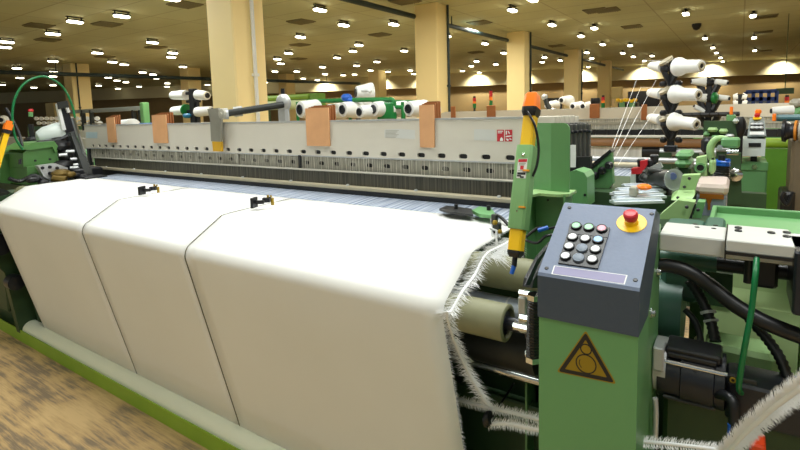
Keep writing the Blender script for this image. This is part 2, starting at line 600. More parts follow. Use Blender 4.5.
def cloth_profile(o=.0025):
    P = [(FELL, 1.094 + o), (1.55, 1.092 + o), (1.40, 1.0895 + o)]
    a0, a1 = 86, 132
    for i in range(3):
        a = math.radians(a0 + (a1 - a0) * i / 2)
        P.append((UY + (UR + o) * math.cos(a), UZ + (UR + o) * math.sin(a)))
    b0, b1 = 128, 192
    for i in range(9):
        a = math.radians(b0 + (b1 - b0) * i / 8)
        P.append((LY + (LR + o) * math.cos(a), LZ_ + (LR + o) * math.sin(a)))
    y, z = P[-1]
    for i in range(1, 6): P.append((y + (1.325 - y) * i / 5, z + (.10 - z) * i / 5))
    return P


CP = cloth_profile()


def cloth_panel(x0, x1):
    m = MB()
    n = 16
    R = []
    for i in range(n + 1):
        x = x0 + (x1 - x0) * i / n
        R.append([V((x, y, z)) for y, z in CP])
    m.loft(R, False, False)
    return m


def solid(o, th=.0015):
    md = o.modifiers.new('thick', 'SOLIDIFY'); md.thickness = th; md.offset = 0
    return o


for (x0, x1, lab) in ((CXL, S1 - .0028, 'white woven cloth panel at the far end of the loom, beside the striped post'),
                      (S1 + .0028, S2 - .0028, 'narrow white woven cloth panel between two dark seams'),
                      (S2 + .0028, CXR, 'white woven cloth panel nearest the grey control cabinet, with frayed edge')):
    o = solid(cloth_panel(x0, x1).build('woven_cloth', cloth, None, 16))
    tag(o, lab, 'cloth', 'white cloth panels on the loom')
    last_cloth = o
    if x1 < CXR - .1:
        m = MB(); m.loft([[V((x, y - (.0012 if z < .96 else .0), z + (.0012 if z >= .96 else 0))) for y, z in CP] for x in (x1 - .0006, x1 + .0022)], False, False)
        solid(m.build('seam_gap_strip', mat('drab_seam_gap', (104, 98, 76), .8), o, 16), .0012)  # drab strip added so the gap between panels shows dark
# frayed edge of the third panel
m = MB()


def edge_pts(x, step=.006):
    out = []
    for a, b in zip(CP, CP[1:]):
        L = math.hypot(b[0] - a[0], b[1] - a[1]); k = max(1, int(L / step))
        for i in range(k):
            t = i / k
            tg = V((0, (b[0] - a[0]) / L, (b[1] - a[1]) / L))
            out.append((V((x, a[0] + (b[0] - a[0]) * t, a[1] + (b[1] - a[1]) * t)), tg))
    return out


for p, tg in edge_pts(CXR):
    for _ in range(2):
        q = p + tg * random.uniform(-.003, .003)
        m.strand(q + V((-.002, 0, 0)), q + V((random.uniform(.006, .014), 0, 0)) + tg * random.uniform(-.004, .008), .0005)
fr = m.build('fringe', fibre, last_cloth, 0, None, 'stuff')

# warp sheet in front of the reed
m = MB(); m.loft([[V((x, FELL - .003, 1.094)), V((x, 1.80, 1.100)), V((x, 1.875, 1.104))] for x in [CXL + .02 + (CXR - CXL - .02) * i / 20 for i in range(21)]], False, False)
o = solid(m.build('warp_sheet', warp, None, 60), .001)
tag(o, 'bluish sheet of warp threads between white cloth and reed', 'warp threads', None, 'stuff')

# two small split-selvedge temples on the seams
for px, py, lab in ((148, 191, 'small black seam cutter on the white cloth, farther of the two'), (261, 204, 'small black seam cutter on the white cloth, nearer of the two')):
    b = at(px, py + 4, Z=1.1)
    t = thing('selvedge_cutter', lab, 'cutter', 'seam cutters on the cloth')
    m = MB(); m.obox(b + V((-.02, -.02, .026)), (.005, .003, 0), (-.008, .02, 0), (0, 0, .022)); m.obox(b + V((-.004, .0, .026)), (.014, .011, 0), (-.005, .006, 0), (0, 0, .008)); m.build('cutter_plate', black, t)
    m = MB(); m.obox(b + V((.008, .026, .032)), (.012, .010, 0), (-.005, .008, 0), (0, 0, .010)); m.cyl(b + V((.0, .01, .03)), b + V((.02, .04, .042)), .005, n=8); m.build('cutter_body', blackM, t)
    m = MB(); m.cyl(b + V((.012, .032, .042)), b + V((.012, .032, .054)), .005, n=8); m.cyl(b + V((.022, .04, .042)), b + V((.022, .04, .052)), .004, n=8); m.obox(b + V((.028, .042, .024)), (.005, 0, 0), (0, .005, 0), (0, 0, .016)); m.build('brass_screw', ochre, t)

# breast beam under the cloth (the rollers) -----------------------------------
t = thing('take_up_roller', 'olive rubber roller under the frayed cloth edge, upper one', 'roller', 'rollers at the end of the cloth')
m = MB(); m.cyl((CXL - .1, UY, UZ), (-.405, UY, UZ), UR - .002, n=32); m.build('rubber_sleeve', oliveroll, t)
m = MB(); m.cyl((-.40, UY, UZ), (-.36, UY, UZ), .02, n=14); m.build('shaft', steel, t)
t = thing('take_up_roller', 'olive rubber roller with open end, lowest and nearest of the rollers', 'roller', 'rollers at the end of the cloth')
m = MB(); m.lathe((CXL - .1, LY, LZ_), (1, 0, 0), [(0, .01), (0, LR - .002), (-.475 - CXL + .1, LR - .002), (-.472 - CXL + .1, LR - .006), (-.472 - CXL + .1, LR - .012), (-.49 - CXL + .1, LR - .014), (-.49 - CXL + .1, .01)], 36)
m.build('rubber_sleeve', oliveroll, t)
m = MB(); m.cyl((-.49, LY, LZ_), (-.435, LY, LZ_), .018, n=14); m.cyl((-.487, LY, LZ_), (-.478, LY, LZ_), .03, n=14); m.build('shaft', blackM, t)
t = thing('press_roller', 'bluish grey steel roller between the two olive rollers', 'roller')
m = MB(); m.cyl((CXL - .1, 1.287, .932), (-.43, 1.287, .932), .042, n=32); m.build('roller_body', rollblue, t)
m = MB(); m.cyl((-.52, 1.287, .932), (-.515, 1.287, .932), .0435, n=32); m.build('end_ring', steel, t)
t = thing('drive_drum', 'dark wide drum in the shadow below the olive rollers', 'drum')
m = MB(); m.cyl((CXL - .1, 1.37, .80), (-.44, 1.37, .80), .075, n=32); m.build('drum_body', iron, t)
m = MB(); m.cyl((-.44, 1.37, .80), (-.42, 1.37, .80), .085, n=32); m.build('flange', blackM, t)

# floor guard in front ----------------------------------------------------------
m = MB()
gp = [(1.262, .0), (1.258, .075)]
for i in range(9):
    a = math.radians(180 - 115 * i / 8)
    gp.append((1.32 + .058 * math.cos(a), .072 + .055 * math.sin(a)))
gp += [(1.36, .02)]
m.loft([[V((x, y, z)) for y, z in gp] for x in (-4.06, -3, -2, -1, -.5)], True, True)
tag(m.build('floor_guard', guard, None, 50), 'pale grey-green rounded guard along the foot of the cloth', 'guard')
m = MB(); m.box(-4.75, -.45, 1.249, 1.255, .0, .082); m.box(-4.75, -.45, 1.255, 1.262, .0, .006)
tag(m.build('kick_rail', greenO, None, 0), 'low bright green kick rail edging the worn floor', 'rail')

# side frame at the far (left) end and below ------------------------------------
t = thing('loom_side_frame', 'dark green side frame of the loom at the far end', 'machine frame')
m = MB(); m.prism([(-3.98, 1.36, 0), (-3.98, 1.30, .6), (-3.98, 1.12, .86), (-3.98, 1.14, 1.02), (-3.98, 1.5, 1.06), (-3.98, 2.6, 1.06), (-3.98, 2.6, 0)], (-.05, 0, 0)); m.build('frame_plate', greenD, t, 0)
m = MB(); m.prism([(-4.05, 1.25, 0.05), (-4.05, 1.2, .5), (-4.05, 1.02, .82), (-4.05, 1.05, .98), (-4.05, 1.3, 1.0), (-4.05, 1.5, .6), (-4.05, 1.5, .05)], (-.06, 0, 0)); m.build('gear_cover', greenD, t, 0)
m = MB(); m.box(-5.2, -4.12, 1.30, 1.95, 0, .93, .02); m.box(-4.9, -4.3, 1.27, 1.30, .15, .75, .01); m.build('gear_case', greenD, t, 0)
m = MB(); m.cyl((-4.0, 1.16, .72), (-3.93, 1.16, .72), .07, n=20); m.build('gear_hub', blackM, t)
m = MB(); m.cyl((-4.0, 1.22, .45), (-3.92, 1.22, .45), .05, n=20); m.build('gear_hub', blackM, t)
# big dark drum at far end just left of cloth
m = MB(); m.lathe((-4.35, 1.22, 1.0), (1, 0, 0), [(0, .02), (0, .07), (.3, .07), (.33, .05), (.36, .045)], 24)
tag(m.build('cloth_beam_end', iron), 'dark grey roller end beside the far cloth corner', 'roller')

# inside under the cloth: cross beam, chrome rod, dark back plate ----------------
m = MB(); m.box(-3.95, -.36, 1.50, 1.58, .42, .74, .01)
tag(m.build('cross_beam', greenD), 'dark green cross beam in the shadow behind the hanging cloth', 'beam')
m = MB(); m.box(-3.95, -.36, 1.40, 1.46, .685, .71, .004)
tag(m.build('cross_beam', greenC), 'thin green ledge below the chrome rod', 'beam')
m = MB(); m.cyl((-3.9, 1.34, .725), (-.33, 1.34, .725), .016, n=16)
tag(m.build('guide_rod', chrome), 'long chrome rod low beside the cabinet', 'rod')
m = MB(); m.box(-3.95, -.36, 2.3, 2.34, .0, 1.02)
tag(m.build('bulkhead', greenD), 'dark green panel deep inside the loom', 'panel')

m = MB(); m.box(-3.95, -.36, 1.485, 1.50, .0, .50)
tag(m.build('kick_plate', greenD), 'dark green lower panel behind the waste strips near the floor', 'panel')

# heddle frames --------------------------------------------------------------------
FX0, FX1 = -4.42, -.47


def holed_plate(m, x0, x1, y0, y1, z0, z1, hx, hw, hh, zc):
    """a plate in the XZ plane pierced by a row of long round-ended holes centred at hx"""
    cuts = [x0] + [(a + b) / 2 for a, b in zip(hx, hx[1:])] + [x1]
    N = 16
    for c, a, b in zip(hx, cuts, cuts[1:]):
        hole, rim = [], []
        for i in range(N):
            t = 2 * PI * (i + .5) / N
            cx, sz = math.cos(t), math.sin(t)
            k = (abs(cx) ** 4 + abs(sz) ** 4) ** -.25
            hole.append((c + hw * cx * k, zc + hh * sz * k))
        # rim points run along the cell rectangle
        per = []
        corners = [(b, z1), (a, z1), (a, z0), (b, z0)]
        for i in range(N):
            q = i // 4; f = (i % 4) / 4
            p, r = corners[q], corners[(q + 1) % 4]
            per.append((p[0] + (r[0] - p[0]) * f, p[1] + (r[1] - p[1]) * f))
        per = per[-2:] + per[:-2]     # begin halfway up the right edge
        for yy in (y0, y1):
            h = [m.bm.verts.new((x, yy, z)) for x, z in hole]
            r = [m.bm.verts.new((x, yy, z)) for x, z in per]
            for i in range(N):
                j = (i + 1) % N
                m.bm.faces.new((r[i], r[j], h[j], h[i]))
            if yy == y0: h0 = h
        for i in range(N):
            j = (i + 1) % N
            m.bm.faces.new((h0[i], h0[j], h[j], h[i]))
    m.face([(x0, y0, z1), (x1, y0, z1), (x1, y1, z1), (x0, y1, z1)])
    m.face([(x0, y0, z0), (x1, y0, z0), (x1, y1, z0), (x0, y1, z0)])
    m.face([(x0, y0, z0), (x0, y1, z0), (x0, y1, z1), (x0, y0, z1)])
    m.face([(x1, y0, z0), (x1, y1, z0), (x1, y1, z1), (x1, y0, z1)])
    bmesh.ops.remove_doubles(m.bm, verts=m.bm.verts[:], dist=1e-5)


HX = sorted(-.774 - .107 * i for i in range(34))
FY = 1.94
f0 = thing('heddle_frame', 'long pale aluminium heddle frame with a row of dark oval holes, foremost of the stack', 'heddle frame', 'stacked heddle frames')
m = MB(); holed_plate(m, FX0, -.66, FY, FY + .010, 1.284, 1.462, HX, .020, .0105, 1.303); m.build('top_slat', alu, f0, 0)
m = MB(); m.box(FX0, -.66, FY + .0095, FY + .0105, 1.29, 1.313); m.build('hole_shade_sheet', black, f0, 0)  # black sheet added behind the holes, their shade put into its colour
m = MB(); m.box(FX0, -.66, FY - .003, FY + .013, 1.462, 1.470); m.box(FX0, -.66, FY - .002, FY, 1.278, 1.285); m.build('edge_strip', steel, f0, 0)
m = MB(); holed_plate(m, FX0, -.68, FY + .012, FY + .02, 1.205, 1.282, [x + .01 for x in HX], .019, .0105, 1.243); m.build('lower_slat', aluD, f0, 0)
m = MB(); m.box(FX0, -.68, FY + .0205, FY + .0215, 1.216, 1.270); m.build('hole_shade_sheet', black, f0, 0)  # another black sheet standing for shade, behind the lower holes
m = MB(); m.box(FX0, FX0 + .05, FY, FY + .02, 1.0, 1.284, .004); m.build('side_stave', blackM, f0)
for x in (-1.90, -2.95): pass
m = MB()
x = FX0 + .06
while x < -.69:
    w = random.uniform(.0016, .003)
    if random.random() < .8:
        m.box(x, x + w, FY + .004, FY + .006, 1.215 if random.random() < .6 else 1.17, 1.282)
    x += random.uniform(.008, .02)
m.build('heddle_wires', heddle, f0, 0, None, 'stuff')
for x in (-2.52, -1.99):
    m = MB(); m.box(x, x + .022, FY - .006, FY + .002, 1.13, 1.284, .003); m.build('brace', aluD if x < -2 else black, f0)
# logo stickers
for a, b, n_ in ((388, 416, 0), (420, 449, 1)):
    pass


def frame_pt(cx, cy): return at(400 + cx / 4, 80 + cy / 4, Y=FY - .0008)


def flat(m, pts, th=.0006):
    m.prism(pts, (0, th, 0))


m = MB(); flat(m, [frame_pt(296, 196), frame_pt(381, 199), frame_pt(381, 244), frame_pt(296, 241)]); m.build('faded_sticker', palest, f0, 0)
m = MB(); flat(m, [frame_pt(388, 199), frame_pt(416, 199), frame_pt(416, 246), frame_pt(388, 246)])
flat(m, [frame_pt(420, 199), frame_pt(449, 199), frame_pt(449, 246), frame_pt(420, 246)])
lg = m.build('red_logo', redlogo, f0, 0)


def lp(cx, cy): return at(400 + cx / 4, 80 + cy / 4, Y=FY - .0016)


m = MB()
for q in ([(391, 203), (412, 203), (412, 207), (391, 207)], [(391, 210), (408, 210), (408, 213), (391, 213)], [(400, 236), (406, 228), (412, 236), (412, 244), (400, 244)],
          [(423, 203), (428, 203), (428, 218), (423, 218)], [(434, 203), (440, 214), (436, 216), (431, 205)], [(423, 224), (446, 221), (446, 226), (423, 229)], [(423, 234), (434, 236), (434, 243), (428, 243)], [(438, 232), (446, 236), (446, 240), (438, 238)]):
    flat(m, [lp(*p) for p in q], .0005)
m.build('logo_drawing', paperw, lg, 0)
m = MB(); flat(m, [at(200 + cx / 4, 80 + cy / 4, Y=FY - .0008) for cx, cy in ((738, 198), (800, 196), (800, 233), (738, 231))])
flat(m, [frame_pt(0, 196), frame_pt(60, 200), frame_pt(60, 236), frame_pt(0, 234)])
nt_ = m.build('notice_sticker', palest, f0, 0)
m = MB()
for k in range(6):
    y = 202 + k * 5.4
    flat(m, [at(200 + cx / 4, 80 + cy / 4, Y=FY - .0015) for cx, cy in ((742, y), (795 - (k % 3) * 6, y - .6), (795 - (k % 3) * 6, y + 1.6), (742, y + 2.2))], .0004)
m.build('small_print', aluD, nt_, 0)
m = MB(); flat(m, [at(x / 4, 80 + y / 4, Y=FY - .0008) for x, y in ((344, 208), (389, 209), (389, 233), (344, 232))]); m.build('notice_sticker', mat('bluish_sticker', (186, 206, 212), .5), f0, 0)

# the frames behind: tops and dark end caps
g = thing('heddle_frame', 'aluminium heddle frame directly behind the pierced one', 'heddle frame', 'stacked heddle frames')
fy = FY + .035
m = MB(); m.box(FX0, -.60, fy, fy + .010, 1.284, 1.468, .002); m.build('top_slat', alu, g, 0)
m = MB(); m.box(FX0, -.60, fy, fy + .010, 1.0, 1.05); m.build('lower_slat', aluD, g, 0)
m = MB(); m.box(-.60, -.565, fy - .002, fy + .014, 1.0, 1.44, .002); m.build('side_stave', stavegrey, g, 0)
m = MB(); m.box(FX0 - .03, FX0, fy - .002, fy + .014, 1.0, 1.44, .002); m.build('side_stave', blackM, g, 0)
m = MB(); m.box(-.61, -.555, fy - .006, fy + .022, 1.30, 1.435, .002); m.build('end_cap', stavegrey, g, 0)
m = MB(); m.box(-.605, -.55, fy - .008, fy + .024, 1.40, 1.41, .002); m.build('cap_ridge', blackM, g, 0)
NAMES = ['second', 'third', 'fourth', 'fifth', 'sixth']
for k in range(1, 6):
    c = copy_tree(g, (.010 * k, .030 * k, .0 if k != 5 else -.003), 'aluminium heddle frame with dark end cap, %s behind the pierced one' % NAMES[k - 1])
# thin steel leaf rails right over the tops (seen as fine dark/light lines)

# reed and its beam
t = thing('reed', 'dark comb-like reed on a beige beam behind the warp threads', 'reed')
m = MB(); m.box(-4.2, -.66, 1.905, 1.915, 1.13, 1.212); m.build('dents', reedm, t, 0)
m = MB(); m.box(-4.25, -.64, 1.897, 1.920, 1.208, 1.216, .003); m.build('top_bar', aluD, t)
m = MB(); m.box(-4.3, -.60, 1.875, 1.93, 1.126, 1.145, .004); m.build('beam', beige, t)
m = MB(); m.box(-4.3, -.60, 1.88, 1.92, 1.085, 1.125, .003); m.build('beam_foot', black, t)
m = MB()
for k in range(9): m.ball((-4.0 + k * .40, 1.885, 1.147), .009, 8)
m.build('bolt', steel, t)

# thin steel wires showing bright in front of the reed
# copper-tan guide boards hooked over the frames --------------------------------------


def board(xl, xr, yt, yb, Y, label, m_=wood, th=.007):
    a, b, c, d = at(xl, yt, Y=Y), at(xr, yt, Y=Y), at(xr, yb, Y=Y), at(xl, yb, Y=Y)
    mb = MB()
    cc = (a + b + c + d) / 4
    hw = ((b.x - a.x) + (c.x - d.x)) / 4; hh = (a.z - c.z) / 2
    poly = [V((cc.x + x, Y, cc.z + z)) for x, z in rrect(abs(hw), abs(hh), min(.005, abs(hw) * .4))]
    mb.prism(poly, (0, th, 0))
    o = mb.build('guide_board', m_, None, 30)
    return tag(o, label, 'board', 'tan guide boards on the heddle frames')


YB = FY - .0105
GR = [((107, 115, 117.5, 142.5), (112, 120, 115), 'farthest group beside the black post'),
      ((152.5, 166.5, 115, 143), (160, 173, 112.5), 'second group from the far end'),
      ((306, 329, 108, 146), (311, 335, 105.5), 'group right of the grey arm'),
      ((419.5, 434, 105, 147.5), (423, 440, 101.5), 'group nearest the orange-capped post')]
for gi, ((xl, xr, yt, yb), (bl, br, bt), nm) in enumerate(GR):
    board(xl, xr, yt, yb, YB, 'front tan guide board hung over the pale frame, ' + nm)
    w = xr - xl
    for k in (1, 2, 3):
        Y = FY + .0455 + .030 * (k - 1)
        board(xl + (br - w * .92 - xl) * k / 3, xl + w * .95 + (br - xl - w * .95) * k / 3, yt + (bt - yt) * k / 3, yt + 16, Y, ['second', 'third', 'rear'][k - 1] + ' brown guide board standing behind, ' + nm, woodD)

# grey lifting arm over the frames ---------------------------------------------------
t = thing('frame_lifting_arm', 'grey clamp with yellow tip and dark shaft lying over the frames', 'clamp')
def q1(cx, cy, Y): return at(200 + cx / 4, 80 + cy / 4, Y=Y)
m = MB(); m.prism([q1(29, 116, 1.90), q1(72, 112, 1.90), q1(84, 150, 1.90), q1(82, 247, 1.90), q1(44, 245, 1.90), q1(40, 160, 1.90)], (0, .014, 0)); m.build('clamp_plate', mat('clamp_grey', (150, 148, 136), .4, metal=.4), t, 0)
m = MB(); m.prism([q1(48, 246, 1.90), q1(83, 247, 1.90), q1(85, 286, 1.90), q1(52, 285, 1.90)], (0, .016, 0)); m.build('yellow_tip', mat('dull_yellow', (206, 158, 30), .5), t, 0)
a, b = q1(92, 136, 1.93), q1(335, 98, 2.22)
m = MB(); m.cyl(a, b, .021, n=16); m.build('shaft', iron, t)
m = MB(); m.cyl(q1(80, 137, 1.92), q1(112, 134, 1.96), .034, n=18); m.cyl(q1(135, 128, 2.0), q1(170, 124, 2.04), .031, n=18); m.build('collar', steel, t)
m = MB(); m.lathe(q1(92, 136, 1.90) , (0, -1, 0), [(0, .033), (.012, .03), (.014, .012), (.02, .010)], 18); m.build('end_boss', aluD, t)
p = q1(335, 120, 2.24)
m = MB(); m.box(p.x - .045, p.x + .045, p.y - .02, p.y + .02, 1.44, p.z + .03, .015); m.ball(p + V((0, 0, .045)), .06, 16, (1, .6, 1)); m.build('pivot_post', steel, t)
m = MB(); m.cyl(p + V((0, 0, .09)), p + V((0, 0, .135)), .012, n=10); m.build('grub_screw', black, t)
# ================================================================== CONTROL CABINET
BX0, BX1 = -.3225, -.137
SN = V((0, -.115, .185)).normalized()
SP = V((0, .95, 1.173))
SU = V((1, 0, 0)); SV = V((0, .185, .115)).normalized()


def sl(px, py, off=0.):
    return on(px, py, SP, SN) + SN * off


t = thing('control_cabinet', 'green machine cabinet with grey sloping button panel and warning triangle', 'control cabinet')
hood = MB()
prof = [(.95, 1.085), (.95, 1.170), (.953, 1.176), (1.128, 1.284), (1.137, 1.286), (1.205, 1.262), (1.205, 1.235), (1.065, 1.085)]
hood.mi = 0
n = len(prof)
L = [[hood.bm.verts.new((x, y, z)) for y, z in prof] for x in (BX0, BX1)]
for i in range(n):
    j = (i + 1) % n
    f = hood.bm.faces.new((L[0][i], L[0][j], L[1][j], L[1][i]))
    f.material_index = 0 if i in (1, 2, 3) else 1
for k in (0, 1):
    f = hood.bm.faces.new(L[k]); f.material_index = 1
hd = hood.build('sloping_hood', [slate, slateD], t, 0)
m = MB()
gprof = [(.953, 0), (.953, 1.085), (1.065, 1.085), (1.205, 1.235), (1.235, 1.235), (1.235, 0)]
m.loft([[V((x, y, z)) for y, z in gprof] for x in (BX0 + .002, BX1 - .001)])
m.build('cabinet_body', greenC, t, 0)
m = MB(); m.box(BX0, BX1, .947, .954, .0, .05); m.build('plinth', black, t)
m = MB()
for px, py in ((657, 272), (651, 313)):
    c = at(px, py, X=BX1)
    m.lathe(c, (1, 0, 0), [(0, .011), (.002, .011), (.003, .007), (.008, .007), (.009, .004)], 14)
m.build('side_bolt', chrome, t)
m = MB()
for cx, cy in ((148, 55), (500, 82), (430, 366), (50, 315)):
    c = sl(535 + cx / 4.285, 195 + cy / 4.285)
    m.lathe(c, SN, [(0, .0042), (.0015, .0042), (.0022, .003)], 12)
m.build('panel_screw', black, hd)
# button blocks
def blk(pts, th=.004):
    a = [sl(535 + x / 4.285, 195 + y / 4.285) for x, y in pts]
    mb = MB(); mb.prism(a, SN * th); return mb
blk([(150, 128), (322, 145), (312, 188), (142, 168)]).build('button_plate', black, hd, 0)
blk([(140, 170), (310, 190), (270, 320), (100, 296)]).build('button_plate', black, hd, 0)
BT = [(178, 140, btn_green, 'green'), (232, 146, btn_green, 'green'), (287, 152, btn_red, 'pink'), (162, 187, btn_white, 'white'), (216, 194, btn_white, 'white'), (271, 199, btn_blue, 'blue'),
      (147, 227, btn_white, 'white'), (203, 236, btn_grey, 'blank grey'), (260, 240, btn_white, 'white'), (132, 269, btn_white, 'white'), (188, 278, btn_grey, 'blank grey'), (246, 283, btn_white, 'white')]
for cx, cy, mm, lab in BT:
    c = sl(535 + cx / 4.285, 195 + cy / 4.285, .004)
    blank = mm is btn_grey
    m = MB(); m.lathe(c, SN, [(0, .0112), (.003, .0112), (.0045, .0104), (.0045, .0088), (.002, .0086)], 24, False); rg = m.build('push_button', btn_grey if blank else black, t, label=lab + ' push button')
    m = MB(); m.lathe(c, SN, [(.001, .0086), (.0035 if not blank else .0046, .0086), (.0042 if not blank else .005, .0074)], 24); m.build('button_cap', mm, rg)
# emergency stop
c = sl(631.5, 223)
m = MB(); m.lathe(c, SN, [(0, .0285), (.0012, .0285), (.0016, .028)], 36); es = m.build('emergency_stop', yellow, t, label='yellow disc with red emergency stop mushroom')
m = MB(); m.lathe(c, SN, [(.001, .0135), (.009, .0125), (.010, .0105), (.015, .01)], 28); m.build('collar', yellow, es)
m = MB(); m.lathe(c, SN, [(.011, .0095), (.013, .0125), (.022, .0142), (.026, .0135), (.0285, .0105), (.0295, .004)], 28); m.build('mushroom_knob', red, es)
# empty caption bar
bar = [sl(535 + x / 4.285, 195 + y / 4.285, .0002) for x, y in ((82, 303), (397, 345), (385, 385), (70, 340))]
m = MB(); m.prism(bar, SN * .0008); cb = m.build('caption_bar', paperw, t, 0)
cc = sum(bar, V()) / 4
inner = [cc + (p - cc) * .965 + SV * (-.0011 if (p - cc).dot(SV) > 0 else .0011) for p in bar]
m = MB(); m.prism([p + SN * .0004 for p in inner], SN * .0007); m.build('caption_field', mauve, cb, 0)
# warning triangle
FYB = .953


def fp(cx, cy, o=0.): return at(430 + cx / 4, 290 + cy / 4, Y=FYB - o)


tri = [fp(623, 160), fp(506, 327), fp(747, 377)]
c3 = sum(tri, V()) / 3


def rtri(k, o, r=.06):
    out = []
    P = [c3 + (p - c3) * k for p in tri]
    for i in range(3):
        a, b, c = P[i - 1], P[i], P[(i + 1) % 3]
        p0 = b + (a - b) * r; p1 = b + (c - b) * r
        for q in range(5):
            s = q / 4
            out.append(p0 * (1 - s) ** 2 + b * 2 * s * (1 - s) + p1 * s * s)
    return [V((p.x, FYB - o, p.z)) for p in out]


m = MB(); m.prism(rtri(1, 0), (0, -.0006, 0)); ws = m.build('warning_sign', ochre, t, 0, label='black and yellow rolling-hazard triangle')
m = MB()
o_, i_ = rtri(.93, .0006), rtri(.70, .0006, .03)
m.loft([o_, i_], False); md = m.build('black_border', black, ws, 0); s_ = md.modifiers.new('thick', 'SOLIDIFY'); s_.thickness = .0004


def ringmesh(c, ru, rw, u, w, wd_=.0011):
    mb = MB(); N = 32
    A = [[c + u * ((ru + d) * math.cos(2 * PI * i / N)) + w * ((rw + d) * math.sin(2 * PI * i / N)) for i in range(N)] for d in (-wd_, wd_)]
    mb.loft(A, False); return mb


ex, ez = V((1, 0, 0)), V((0, 0, 1))
k1 = fp(624, 237, .0009); k2 = fp(624, 296, .0009)
sc = (fp(664, 300) - fp(584, 296)).length / 2
for kc, rr in ((k1, sc * .52), (k2, sc * .97)):
    o = ringmesh(kc, rr, rr * 1.0, ex, ez).build('roller_symbol', black, ws, 0)
    s_ = o.modifiers.new('thick', 'SOLIDIFY'); s_.thickness = .0004
N = 10
A = []
for d in (-.0007, .0007):
    A.append([k2 + V(((sc * .66 + d) * math.cos(math.radians(150 + 80 * i / N)), 0, (sc * .66 + d) * math.sin(math.radians(150 + 80 * i / N)))) for i in range(N + 1)])
m = MB(); m.loft(A, False, False); o = m.build('arrow_mark', black, ws, 0)

# ================================================================== GUARD POST WITH ORANGE CAP
PXX = -.45


def pc(x, y): return at(x, y, X=PXX)


PA, PB = pc(533, 95), pc(515, 258)
PD = (PB - PA).normalized()
PN = V((0, PD.z, -PD.y))
if PN.y > 0: PN = -PN      # towards the weaver


def pcy(y):      # point of the axis that shows at height y
    lo, hi = -.2, 1.3
    for _ in range(40):
        k = (lo + hi) / 2
        p = ROT.transposed() @ (PA + (PB - PA) * k - EYE)
        yy = PY - F * p.y / -p.z
        if yy < y: lo = k
        else: hi = k
    return PA + (PB - PA) * lo


def pseg(m, ys, hws, hds):
    m.loft([[pcy(y) + V((sx * hw, 0, 0)) + PN * (sy * hd) for sx, sy in ((-1, 1), (-.7, 1.25), (.7, 1.25), (1, 1), (1, -1), (-1, -1))] for y, hw, hd in zip(ys, hws, hds)])


t = thing('guard_post', 'green and yellow sensor post with orange cap beside the grey panel', 'sensor post')
m = MB(); pseg(m, (94, 96, 108.5), (.013, .015, .0185), (.012, .014, .017)); m.build('orange_cap', orange, t, 25)
m = MB(); pseg(m, (108.5, 113, 117), (.019, .019, .0155), (.018, .018, .014)); m.build('black_collar', black, t, 25)
m = MB(); pseg(m, (116, 232), (.0155, .0155), (.012, .012)); m.build('yellow_profile', yellow, t, 25)
m = MB(); pseg(m, (146.5, 148, 228, 229.5), (.021, .0215, .0215, .0205), (.0165, .017, .017, .016)); hs = m.build('green_housing', greenP, t, 25)
m = MB(); pseg(m, (229, 250.5), (.0165, .0165), (.013, .013)); m.build('yellow_profile', yellow, t, 25)
m = MB(); pseg(m, (250.5, 253, 257.5), (.017, .017, .012), (.0135, .0135, .009)); m.build('black_collar', black, t, 25)
e = pcy(257.5)
m = MB(); m.cyl(e, e + PD * .022, .0065, n=12); m.build('cable_gland', black, t)
m = MB(); m.cyl(e + PD * .018, e + PD * .04 + V((-.003, -.004, 0)), .0062, .005, n=12); m.build('blue_plug', blue, t)
# cable from the cap down the side
side = V((.018, 0, 0))
m = MB(); m.tube([pcy(114) + V((-.002, 0, 0)) + PN * .021, pcy(119) + V((.008, 0, 0)) + PN * .022, pcy(130) + V((.022, 0, 0)) + PN * .014, pcy(148) + V((.030, 0, 0)), pcy(165) + V((.030, 0, 0)), pcy(176) + V((.022, .0, 0))], .0032, 8, True, 5); m.build('cable', black, t)
# sticker on the housing face
def pf(x, y, off=.0):      # point on the front face of the housing
    return on(x, y, pcy(190) + PN * (.017 * 1.25 + off), PN)
m2 = MB(); a = [pf(518.2, 159), pf(527.8, 158.6), pf(525.6, 178.5), pf(516.4, 178)]
m2.prism(a, PN * .0006); st = m2.build('warning_sticker', paperw, hs, 0)
def psub(a, u0, u1, v0, v1): 
    q = lambda u, v: (a[0] * (1 - u) + a[1] * u) * (1 - v) + (a[3] * (1 - u) + a[2] * u) * v
    return [q(u0, v0) + PN * .0006, q(u1, v0) + PN * .0006, q(u1, v1) + PN * .0006, q(u0, v1) + PN * .0006]
m3 = MB(); m3.mi = 0; m3.prism(psub(a, .05, .95, .02, .17), PN * .0004); m3.prism(psub(a, .32, .68, .36, .56), PN * .0004); m3.mi = 1; m3.prism(psub(a, .06, .94, .70, .82), PN * .0004); m3.prism(psub(a, .06, .5, .84, .92), PN * .0004); m3.prism(psub(a, .4, .8, .9, .98), PN * .0004)
m3.mi = 2; m3.prism(psub(a, .15, .85, .22, .28), PN * .0003); m3.prism(psub(a, .15, .75, .30, .34), PN * .0003)
m3.prism(psub(a, .1, .9, .60, .63), PN * .0003)
o3 = m3.build('sticker_print', [red, black, aluD], hs, 0)
b_ = pf(523.5, 154.8)
m = MB(); m.lathe(b_, PN, [(0, .0042), (.003, .0042), (.005, .002)], 12); m.lathe(pf(517, 211), PN, [(0, .0022), (.001, .0022)], 10); m.build('housing_screw', chrome, hs)
m = MB()
for y in (172, 208): m.obox(pcy(y) + V((.012, 0, 0)) + PN * .0215, (.008, 0, 0), PN * .004, PD * .002)
m.build('orange_clip', mat('amber_clip', (230, 150, 20), .4), hs)

